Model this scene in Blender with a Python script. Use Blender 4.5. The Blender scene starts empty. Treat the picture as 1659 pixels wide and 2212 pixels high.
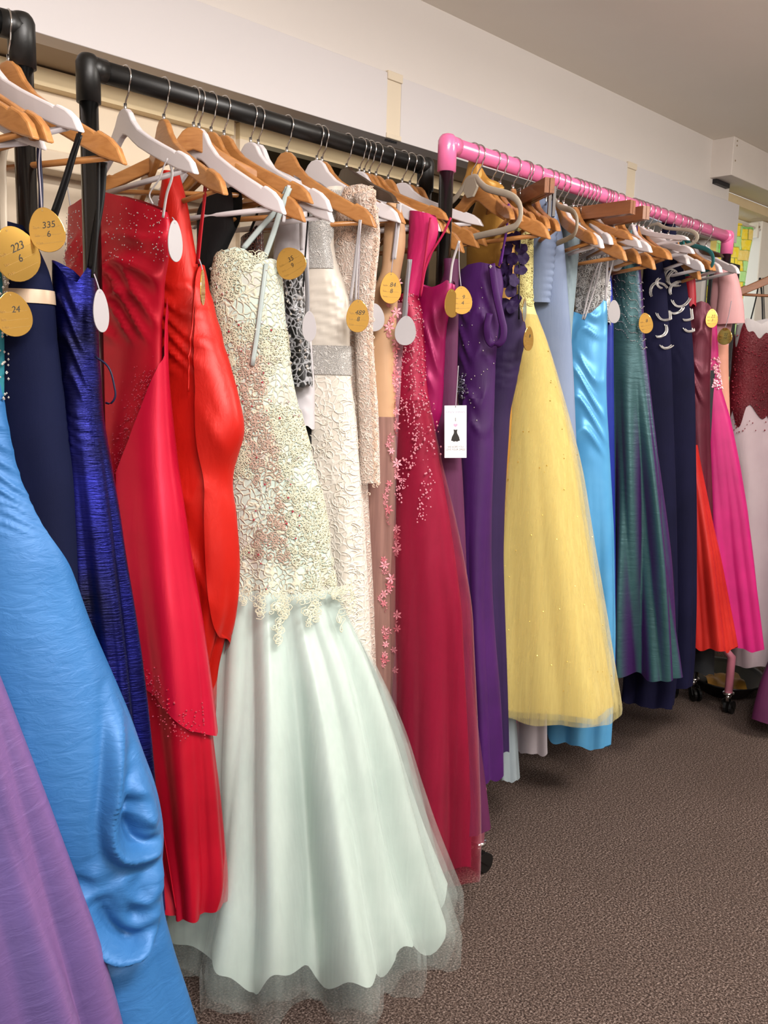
import bpy, bmesh, math, random
import numpy as np
from mathutils import Vector, Matrix
random.seed(7); RNG = np.random.default_rng(11)
SC = bpy.context.scene; COL = SC.collection
PI = math.pi

# ------------------------------------------------------------------ camera, world, lights, exposure
CAM_ROWS = [[0.703075, 0.089256, -0.705492, 0.0], [-0.71063, 0.124869, -0.692397, 0.0], [0.026294, 0.98815, 0.15122, 1.3]]
cam_data = bpy.data.cameras.new('camera'); cam = bpy.data.objects.new('camera', cam_data); COL.objects.link(cam); SC.camera = cam
cam_data.sensor_fit = 'HORIZONTAL'; cam_data.sensor_width = 36.0; cam_data.lens = 36.0*1897.0/1659; cam_data.clip_start = 0.02; cam_data.clip_end = 60
cam.matrix_world = Matrix([*CAM_ROWS, [0, 0, 0, 1]])
SC.view_settings.view_transform = 'Standard'; SC.view_settings.look = 'None'
SC.view_settings.gamma = 1.0; SC.view_settings.use_curve_mapping = False
SC.view_settings.exposure = 0.0

world = bpy.data.worlds.new('sky'); SC.world = world; world.use_nodes = True
world.node_tree.nodes['Background'].inputs[0].default_value = (0.75, 0.88, 1.0, 1)
world.node_tree.nodes['Background'].inputs[1].default_value = 2.2

def lamp(name, loc, power, color, radius=0.16):   # bare ceiling lamps, shining all round
    d = bpy.data.lights.new(name, 'POINT'); d.energy = power; d.color = color; d.shadow_soft_size = radius
    o = bpy.data.objects.new(name, d); COL.objects.link(o); o.location = loc
    return o
def tube_light(name, loc, power, color):   # the tray under each lamp throws most of its light down
    d = bpy.data.lights.new(name, 'AREA'); d.shape = 'RECTANGLE'; d.size = 1.3; d.size_y = 0.22; d.energy = power; d.color = color
    o = bpy.data.objects.new(name, d); COL.objects.link(o); o.location = loc
lamp('ceiling_lamp_near', (0.75, -0.15, 2.15), 56, (1.0, 0.955, 0.92)); tube_light('lamp_tray_near', (0.75, 0.0, 2.33), 64, (1.0, 0.955, 0.92))
lamp('ceiling_lamp_far', (2.9, -0.35, 2.15), 58, (1.0, 0.95, 0.87)); tube_light('lamp_tray_far', (2.9, -0.1, 2.33), 56, (1.0, 0.95, 0.87))
lamp('ceiling_lamp_behind', (-0.7, -1.5, 2.15), 52, (1.0, 0.955, 0.92)); tube_light('lamp_tray_behind', (-0.6, -1.4, 2.33), 60, (1.0, 0.955, 0.92))

# ------------------------------------------------------------------ material helpers
def lin(h):
    h = h.lstrip('#'); r = []
    for i in (0, 2, 4):
        c = int(h[i:i+2], 16) / 255
        r.append(c/12.92 if c <= 0.04045 else ((c+0.055)/1.055)**2.4)
    return (*r, 1.0)
MATS = {}
DYE = 0.66   # cloth reflects less than paint
def dye(h): c = lin(h); return (c[0]*DYE, c[1]*DYE, c[2]*DYE, 1.0)
def nt(name):
    m = bpy.data.materials.new(name); m.use_nodes = True
    t = m.node_tree; p = t.nodes['Principled BSDF']; MATS[name] = m
    return m, t, p
def mapped(t, scale, kind='Object'):
    tc = t.nodes.new('ShaderNodeTexCoord'); mp = t.nodes.new('ShaderNodeMapping')
    mp.inputs['Scale'].default_value = scale
    t.links.new(tc.outputs[kind], mp.inputs['Vector']); return mp.outputs['Vector']
def noise(t, vec, scale, detail=3, rough=0.55, dist=0.0):
    n = t.nodes.new('ShaderNodeTexNoise'); n.inputs['Scale'].default_value = scale
    n.inputs['Detail'].default_value = detail; n.inputs['Roughness'].default_value = rough
    n.inputs['Distortion'].default_value = dist
    t.links.new(vec, n.inputs['Vector']); return n.outputs['Fac']
def ramp(t, fac, stops):
    r = t.nodes.new('ShaderNodeValToRGB'); e = r.color_ramp.elements
    e[0].position, e[0].color = stops[0][0], stops[0][1]; e[1].position, e[1].color = stops[1][0], stops[1][1]
    for p, c in stops[2:]:
        q = e.new(p); q.color = c
    t.links.new(fac, r.inputs['Fac']); return r.outputs['Color']
def bump(t, p, fac, strength, dist=0.002, prev=None):
    b = t.nodes.new('ShaderNodeBump'); b.inputs['Strength'].default_value = strength; b.inputs['Distance'].default_value = dist
    t.links.new(fac, b.inputs['Height'])
    if prev: t.links.new(prev, b.inputs['Normal'])
    if p: t.links.new(b.outputs['Normal'], p.inputs['Normal'])
    return b.outputs['Normal']
def mixc(t, fac, a, b):
    m = t.nodes.new('ShaderNodeMix'); m.data_type = 'RGBA'
    if hasattr(fac, 'links') or not isinstance(fac, (int, float)): t.links.new(fac, m.inputs['Factor'])
    else: m.inputs['Factor'].default_value = fac
    for v, i in ((a, 6), (b, 7)):
        if isinstance(v, tuple): m.inputs[i].default_value = v
        else: t.links.new(v, m.inputs[i])
    return m.outputs[2]

def fabric(name, base, base2=None, rough=0.6, metal=0.0, spec=0.3, sheen=0.05, crinkle=0.25, cscale=(60, 60, 9), weave=0.0, shot=None, vary=0.12, trans=0.0):
    m, t, p = nt(name)
    v = mapped(t, (1, 1, 1)); n = noise(t, v, 7, 3)
    b = dye(base); d = dye(base2) if base2 else tuple(c*(1-vary*2) for c in b[:3]) + (1,)
    c = ramp(t, n, [(0.3, d), (0.7, b)])
    if shot:
        lw = t.nodes.new('ShaderNodeLayerWeight'); lw.inputs['Blend'].default_value = 0.42
        rr = ramp(t, lw.outputs['Facing'], [(0.06, (0, 0, 0, 1)), (0.36, (1, 1, 1, 1))])
        c = mixc(t, rr, c, dye(shot))
    t.links.new(c, p.inputs['Base Color'])
    p.inputs['Roughness'].default_value = rough; p.inputs['Metallic'].default_value = metal
    p.inputs['Specular IOR Level'].default_value = spec
    p.inputs['Sheen Weight'].default_value = sheen; p.inputs['Sheen Roughness'].default_value = 0.4
    p.inputs['Sheen Tint'].default_value = tuple(min(1, x*1.5+0.05) for x in b[:3]) + (1,)
    prev = None
    if weave: prev = bump(t, p, noise(t, mapped(t, (1, 1, 1)), 900, 1), weave, 0.0006)
    if crinkle: bump(t, p, noise(t, mapped(t, cscale), 1.0, 4, 0.6, 0.6), crinkle, 0.004, prev)
    if trans:
        tl = t.nodes.new('ShaderNodeBsdfTranslucent'); t.links.new(c, tl.inputs['Color'])
        mx = t.nodes.new('ShaderNodeMixShader'); mx.inputs[0].default_value = trans
        t.links.new(p.outputs[0], mx.inputs[1]); t.links.new(tl.outputs[0], mx.inputs[2])
        t.links.new(mx.outputs[0], t.nodes['Material Output'].inputs['Surface'])
    return m
def sheer(name, base, alpha, streak=True, rough=0.8, sheen=0.4, cs=(70, 70, 3)):
    m, t, p = nt(name)
    p.inputs['Base Color'].default_value = dye(base); p.inputs['Roughness'].default_value = rough
    p.inputs['Specular IOR Level'].default_value = 0.15; p.inputs['Sheen Weight'].default_value = sheen
    tl = t.nodes.new('ShaderNodeBsdfTranslucent'); tl.inputs['Color'].default_value = dye(base)
    m0 = t.nodes.new('ShaderNodeMixShader'); m0.inputs[0].default_value = 0.35
    t.links.new(p.outputs[0], m0.inputs[1]); t.links.new(tl.outputs[0], m0.inputs[2])
    tr = t.nodes.new('ShaderNodeBsdfTransparent'); mx = t.nodes.new('ShaderNodeMixShader')
    n = noise(t, mapped(t, cs), 1.0, 3)
    r = ramp(t, n, [(0.3, (alpha*0.7,)*3 + (1,)), (0.72, (min(1, alpha*1.3),)*3 + (1,))])
    t.links.new(r, mx.inputs[0]); t.links.new(tr.outputs[0], mx.inputs[1]); t.links.new(m0.outputs[0], mx.inputs[2])
    t.links.new(mx.outputs[0], t.nodes['Material Output'].inputs['Surface'])
    return m
def plain(name, base, rough=0.5, metal=0.0, spec=0.5, coat=0.0, var=0.0, vs=8, bmp=0.0, bs=200):
    m, t, p = nt(name); b = lin(base)
    p.inputs['Base Color'].default_value = b; p.inputs['Roughness'].default_value = rough
    p.inputs['Metallic'].default_value = metal; p.inputs['Specular IOR Level'].default_value = spec
    p.inputs['Coat Weight'].default_value = coat; p.inputs['Coat Roughness'].default_value = 0.1
    n = noise(t, mapped(t, (1, 1, 1)), vs, 4)
    if var: t.links.new(ramp(t, n, [(0.3, tuple(c*(1-var) for c in b[:3]) + (1,)), (0.7, tuple(min(1, c*(1+var)) for c in b[:3]) + (1,))]), p.inputs['Base Color'])
    if bmp: bump(t, p, noise(t, mapped(t, (1, 1, 1)), bs, 2), bmp, 0.001)
    return m
def wood(name, dark, light, rough=0.35):
    m, t, p = nt(name)
    n = noise(t, mapped(t, (9, 60, 60)), 1.0, 4, 0.6, 1.2)
    t.links.new(ramp(t, n, [(0.25, lin(dark)), (0.75, lin(light))]), p.inputs['Base Color'])
    p.inputs['Roughness'].default_value = rough; p.inputs['Coat Weight'].default_value = 0.25
    bump(t, p, n, 0.08, 0.001); return m
def lace(name, ground, cord, third=None, scale=55, rough=0.7, depth=0.6, alpha=None):
    m, t, p = nt(name); v = mapped(t, (1, 1, 1))
    nz = t.nodes.new('ShaderNodeTexNoise'); nz.inputs['Scale'].default_value = 22; t.links.new(v, nz.inputs['Vector'])
    va = t.nodes.new('ShaderNodeVectorMath'); va.operation = 'MULTIPLY_ADD'
    t.links.new(nz.outputs['Color'], va.inputs[0]); va.inputs[1].default_value = (0.05,)*3; t.links.new(v, va.inputs[2])
    vo = t.nodes.new('ShaderNodeTexVoronoi'); vo.feature = 'DISTANCE_TO_EDGE'; vo.inputs['Scale'].default_value = scale
    t.links.new(va.outputs[0], vo.inputs['Vector'])
    e = ramp(t, vo.outputs['Distance'], [(0.03, (1, 1, 1, 1)), (0.16, (0, 0, 0, 1))])
    g = dye(ground)
    if third:
        n2 = noise(t, v, 9, 2); g = mixc(t, ramp(t, n2, [(0.5, (0, 0, 0, 1)), (0.66, (1, 1, 1, 1))]), g, dye(third))
    c = mixc(t, e, g, dye(cord)); t.links.new(c, p.inputs['Base Color'])
    p.inputs['Roughness'].default_value = rough; p.inputs['Sheen Weight'].default_value = 0.2
    bump(t, p, e, depth, 0.003)
    if alpha is not None:
        tr = t.nodes.new('ShaderNodeBsdfTransparent'); mx = t.nodes.new('ShaderNodeMixShader')
        r = ramp(t, e, [(0.0, (alpha,)*3 + (1,)), (0.6, (1, 1, 1, 1))])
        t.links.new(r, mx.inputs[0]); t.links.new(tr.outputs[0], mx.inputs[1]); t.links.new(p.outputs[0], mx.inputs[2])
        t.links.new(mx.outputs[0], t.nodes['Material Output'].inputs['Surface'])
    return m

# fabrics
fabric('lilac_taffeta', '685692', '5c4e84', rough=0.42, metal=0.25, crinkle=0.5, cscale=(14, 14, 50), shot='8c68a2')
fabric('blue_taffeta', '4080c2', '3472b2', rough=0.48, metal=0.12, crinkle=0.5, cscale=(22, 22, 60))
fabric('teal_satin', '2f8fa0', rough=0.42, metal=0.2)
fabric('navy_crepe', '0d1436', rough=0.8, spec=0.12, sheen=0.04, crinkle=0.1, weave=0.2)
fabric('royal_lame', '191d80', '060620', rough=0.32, metal=0.85, spec=0.6, crinkle=0.45, cscale=(30, 30, 300), sheen=0.0)
fabric('crimson_satin', 'd0122f', 'b80c26', rough=0.38, metal=0.3, crinkle=0.12)
fabric('rose_satin', 'e0183f', 'd01438', rough=0.33, metal=0.35, crinkle=0.12)
fabric('vermilion_taffeta', 'dc2418', 'cc1a12', rough=0.42, metal=0.25, crinkle=0.35, cscale=(40, 40, 14))
fabric('black_crepe', '0c0c0e', rough=0.7, sheen=0.2)
lace('black_sequins', '08080a', 'b8b8bc', scale=70, rough=0.25, depth=0.8)
lace('bronze_sequins', '2a1510', '8a4a38', scale=140, rough=0.25)
lace('mint_lace', 'cfe2d6', 'e2deC4', 'd0c2b8', scale=75, depth=0.8)
fabric('mint_satin', 'e6f5ee', 'd8eae2', rough=0.34, metal=0.15, crinkle=0.12, sheen=0.25)
sheer('mint_tulle', 'ecfaf4', 0.15)
fabric('white_satin', 'e8e2e6', rough=0.42, metal=0.08, crinkle=0.1)
fabric('ivory_satin', 'efe6da', 'e6dbcd', rough=0.42, metal=0.1, crinkle=0.15)
lace('ivory_floral', 'ece2d4', 'f6eee2', scale=60, depth=0.5, rough=0.5)
lace('silver_mesh', 'c4beb8', 'efebe6', scale=220, rough=0.35, depth=0.9)
sheer('blush_mesh', 'ecc8b4', 0.72)
lace('blush_lace', 'f8dccb', 'fff0e2', scale=110, depth=0.8, alpha=0.75)
fabric('nude_satin', 'dcae84', rough=0.5, crinkle=0.1)
sheer('nude_tulle', 'd3a294', 0.82)
fabric('dusty_pink', 'b27a88', rough=0.55)
fabric('raspberry_satin', 'b01444', '9a0f38', rough=0.45, metal=0.2, crinkle=0.08)
sheer('raspberry_tulle', 'b4123f', 0.42)
fabric('hot_pink_crepe', 'e02872', rough=0.55, crinkle=0.2)
fabric('magenta_satin', 'a8115e', '8e0c4c', rough=0.34, metal=0.3, crinkle=0.15)
fabric('plum_chiffon', '63224f', '541a44', rough=0.65)
fabric('purple_crepe', '4c1464', '3c0e52', rough=0.6, sheen=0.25)
fabric('aubergine_chiffon', '32184e', '281240', rough=0.7)
fabric('gold_satin', 'd29c48', 'c48c3a', rough=0.42, metal=0.2, crinkle=0.2)
fabric('yellow_lining', 'ffe88e', 'fde084', rough=0.7, crinkle=0.1, weave=0.4)
sheer('yellow_tulle', 'ffee9e', 0.42)
fabric('yellow_bodice', 'fbeea4', rough=0.7, crinkle=0.5, cscale=(120, 120, 120))
fabric('slate_crepe', '8d9cba', '8292b2', rough=0.65, weave=0.25)
fabric('powder_chiffon', 'a3b7c0', rough=0.65, crinkle=0.3)
fabric('slip_white', 'cfc6ce', rough=0.6, crinkle=0.1)
fabric('pale_grey_blue', 'aebcc2', rough=0.6)
lace('clear_beads', 'a8a4a0', 'f4f2f0', scale=60, depth=1.0, rough=0.2)
fabric('sky_satin', '6cbcf2', '58abe6', rough=0.34, metal=0.2, crinkle=0.12)
fabric('cobalt_satin', '2438a8', rough=0.4, metal=0.2)
fabric('shot_taffeta', '3d6468', '34585c', rough=0.42, metal=0.35, crinkle=0.4, cscale=(14, 14, 60), shot='4a2a66')
fabric('navy_chiffon', '151434', '0e0e2a', rough=0.8, spec=0.12, sheen=0.05)
fabric('red_satin', 'b4142c', rough=0.5)
fabric('burgundy_satin', '6e2338', '58182a', rough=0.36, metal=0.35, crinkle=0.2)
fabric('orange_organza', 'd83028', 'c0221e', rough=0.4, metal=0.15, crinkle=0.3)
fabric('charcoal_crepe', '24262a', rough=0.7)
fabric('blush_crepe', 'e6aeb0', 'dca0a4', rough=0.55)
fabric('fuchsia_chiffon', 'd01e78', 'b8146a', rough=0.5, crinkle=0.2)
fabric('ballgown_tulle', 'ecd6dc', 'e2c8d0', rough=0.7, crinkle=0.25)
fabric('ballgown_satin', 'd9cfd0', rough=0.5)
fabric('garnet_sequins', '7a0f22', '5e0a18', rough=0.4, metal=0.2, crinkle=0.8, cscale=(140, 140, 140))
fabric('peach_chiffon', 'f0a890', rough=0.6)
# ribbons
for n_, h_ in dict(blackrib='141416', navyrib='141a40', redrib='cc1a28', mintrib='cbd9d6', white='e6e0e2', cream='dccdb8', greyrib='a4a2a6', pinkrib='d02458', purplerib='6a2a90').items():
    fabric('ribbon_' + n_, h_, rough=0.45, crinkle=0.1)
fabric('beige_ribbon', 'd8bca0', rough=0.35, metal=0.15, crinkle=0.1)
plain('crystal', 'f4f2f0', 0.08, 0.75)
plain('red_crystal', 'c04a5c', 0.15, 0.6)
plain('pink_bead', 'eaa0b0', 0.12, 0.5)
plain('dark_crystal', '8a8494', 0.1, 0.8)
plain('gold_bead', 'c8a850', 0.2, 0.8)
plain('cord_cream', 'c6c3ab', 0.6, var=0.06); plain('cord_rose', 'b39888', 0.6, var=0.08); plain('cord_ivory', 'dcd2c4', 0.45, var=0.05); plain('cord_blush', 'dcbfab', 0.6, var=0.06); plain('cord_clear', 'e4e2e0', 0.25)
plain('petal_pink', 'dd8f9a', 0.6, var=0.12); plain('petal_rose', 'cf6f7c', 0.6, var=0.1)
# hard surfaces
wood('beech', '8f5a2c', 'b47e48'); wood('walnut', '6e4024', '8c5834', 0.45)
plain('white_paint', 'c9c2c4', 0.35, var=0.03); plain('dark_brown_plastic', '3a2a1e', 0.4); plain('grey_velvet', 'a49a8a', 0.9, var=0.06, bmp=0.2, bs=800)
plain('teal_velvet', '1d6264', 0.9, var=0.08, bmp=0.2, bs=800); plain('silver_velvet', '9a9a98', 0.7, var=0.05)
plain('chrome', 'c8c6c4', 0.16, 1.0); plain('black_tube', '070707', 0.28, 0.2, 0.6, coat=0.3); plain('black_plastic', '090909', 0.42, var=0.1, bmp=0.1)
plain('pink_wrap', 'dd6c9c', 0.28, 0.0, 0.6, coat=0.35, var=0.05, vs=20, bmp=0.15, bs=40)
plain('pink_metal', 'd27f94', 0.35, 0.1)
plain('mirror_gold', 'e0b25c', 0.12, 0.88, var=0.03); plain('tag_back', '959092', 0.4); plain('card_white', 'f2eeee', 0.5); plain('ink_black', '14110c', 0.6); plain('ink_grey', '8a80a0', 0.6); plain('ink_line', '8a6a2a', 0.6); plain('ink_pink', 'e79ab4', 0.6)
plain('string', '8f8890', 0.6)

# ------------------------------------------------------------------ mesh helpers
def mesh_obj(name, V, F, mat, parent=None, smooth=True, loc=(0, 0, 0)):
    me = bpy.data.meshes.new(name); me.from_pydata([tuple(map(float, v)) for v in V], [], F); me.update()
    me.materials.append(MATS[mat])
    if smooth: me.polygons.foreach_set('use_smooth', [True]*len(me.polygons))
    o = bpy.data.objects.new(name, me); COL.objects.link(o); o.location = loc
    if parent: o.parent = parent
    return o
def grid_faces(M, N, wrap=False, off=0):
    n = N if wrap else N-1
    i, j = np.meshgrid(np.arange(M-1), np.arange(n), indexing='ij'); k = (j+1) % N
    return (np.stack([i*N+j, i*N+k, (i+1)*N+k, (i+1)*N+j], -1).reshape(-1, 4) + off).tolist()
def grid_obj(name, P, mat, parent=None, wrap=False):
    M, N = P.shape[:2]
    return mesh_obj(name, P.reshape(-1, 3), grid_faces(M, N, wrap), mat, parent)
class MB:
    """collects shapes for ONE mesh object"""
    def __init__(s): s.V = []; s.F = []
    def add(s, V, F):
        o = len(s.V); s.V += [tuple(map(float, v)) for v in V]; s.F += [[i+o for i in f] for f in F]
    def tube(s, pts, r, seg=8, rt=None, side=None, cap=True, closed=False):
        P = np.array(pts, float); n = len(P)
        if closed: T = np.roll(P, -1, 0) - np.roll(P, 1, 0)
        else: T = np.gradient(P, axis=0)
        T /= np.linalg.norm(T, axis=1)[:, None] + 1e-9
        R = np.broadcast_to(np.array(r, float), (n,)); Q = R if rt is None else np.broadcast_to(np.array(rt, float), (n,))
        up = np.array(side if side is not None else (0.0, 0.0, 1.0))
        if side is None and abs(T[0] @ up) > 0.9: up = np.array((1.0, 0, 0))
        rings = []; prev = None
        for i in range(n):
            u = up if (prev is None or side is not None) else prev
            a = u - T[i]*(u @ T[i])
            if np.linalg.norm(a) < 1e-5: a = np.cross(T[i], (0.3, 0.8, 0.5))
            a /= np.linalg.norm(a); b = np.cross(T[i], a); prev = a
            ph = np.arange(seg)*2*PI/seg
            rings.append(P[i] + np.outer(np.cos(ph)*R[i], a) + np.outer(np.sin(ph)*Q[i], b))
        V = np.concatenate(rings); F = grid_faces(n, seg, True)
        if closed: F += [[(n-1)*seg+j, (n-1)*seg+(j+1) % seg, (j+1) % seg, j] for j in range(seg)]
        elif cap: F += [list(range(seg))[::-1], [(n-1)*seg+j for j in range(seg)]]
        s.add(V, F); return s
    def box(s, lo, hi):
        x0, y0, z0 = lo; x1, y1, z1 = hi
        s.add([(x0,y0,z0),(x1,y0,z0),(x1,y1,z0),(x0,y1,z0),(x0,y0,z1),(x1,y0,z1),(x1,y1,z1),(x0,y1,z1)],
              [[0,3,2,1],[4,5,6,7],[0,1,5,4],[1,2,6,5],[2,3,7,6],[3,0,4,7]]); return s
    def prism(s, outline, y0, y1):
        n = len(outline); V = [(x, y0, z) for x, z in outline] + [(x, y1, z) for x, z in outline]
        s.add(V, [list(range(n)), list(range(n, 2*n))[::-1]] + [[i, i+n, (i+1) % n + n, (i+1) % n] for i in range(n)]); return s
    def build(s, name, mat, parent=None, smooth=False, bevel=0.0, seg=2):
        o = mesh_obj(name, s.V, s.F, mat, parent, smooth)
        if bevel:
            b = o.modifiers.new('bevel', 'BEVEL'); b.width = bevel; b.segments = seg; b.limit_method = 'ANGLE'; b.angle_limit = 0.7
        return o
def empty(name, loc, rz=0.0):
    o = bpy.data.objects.new(name, None); o.empty_display_size = 0.05; COL.objects.link(o)
    o.location = loc; o.rotation_euler = (0, 0, rz); return o
def tag(o, label, cat, group=None):
    o['label'] = label; o['category'] = cat
    if group: o['group'] = group
    return o
def struct(o): o['kind'] = 'structure'; return o
def smooth_path(pts, n=24):
    P = np.array(pts, float)
    if len(P) < 3: 
        w = np.linspace(0, 1, 6)[:, None]; return P[0]*(1-w) + P[-1]*w
    d = np.r_[0, np.cumsum(np.linalg.norm(np.diff(P, axis=0), axis=1))]; d /= d[-1]
    m = np.gradient(P, d, axis=0); x = np.linspace(0, 1, n); i = np.clip(np.searchsorted(d, x)-1, 0, len(d)-2)
    h = (d[i+1]-d[i])[:, None]; s = ((x-d[i])/(d[i+1]-d[i]))[:, None]
    return ((2*s**3-3*s**2+1)*P[i] + (s**3-2*s**2+s)*h*m[i] + (-2*s**3+3*s**2)*P[i+1] + (s**3-s**2)*h*m[i+1])

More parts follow.
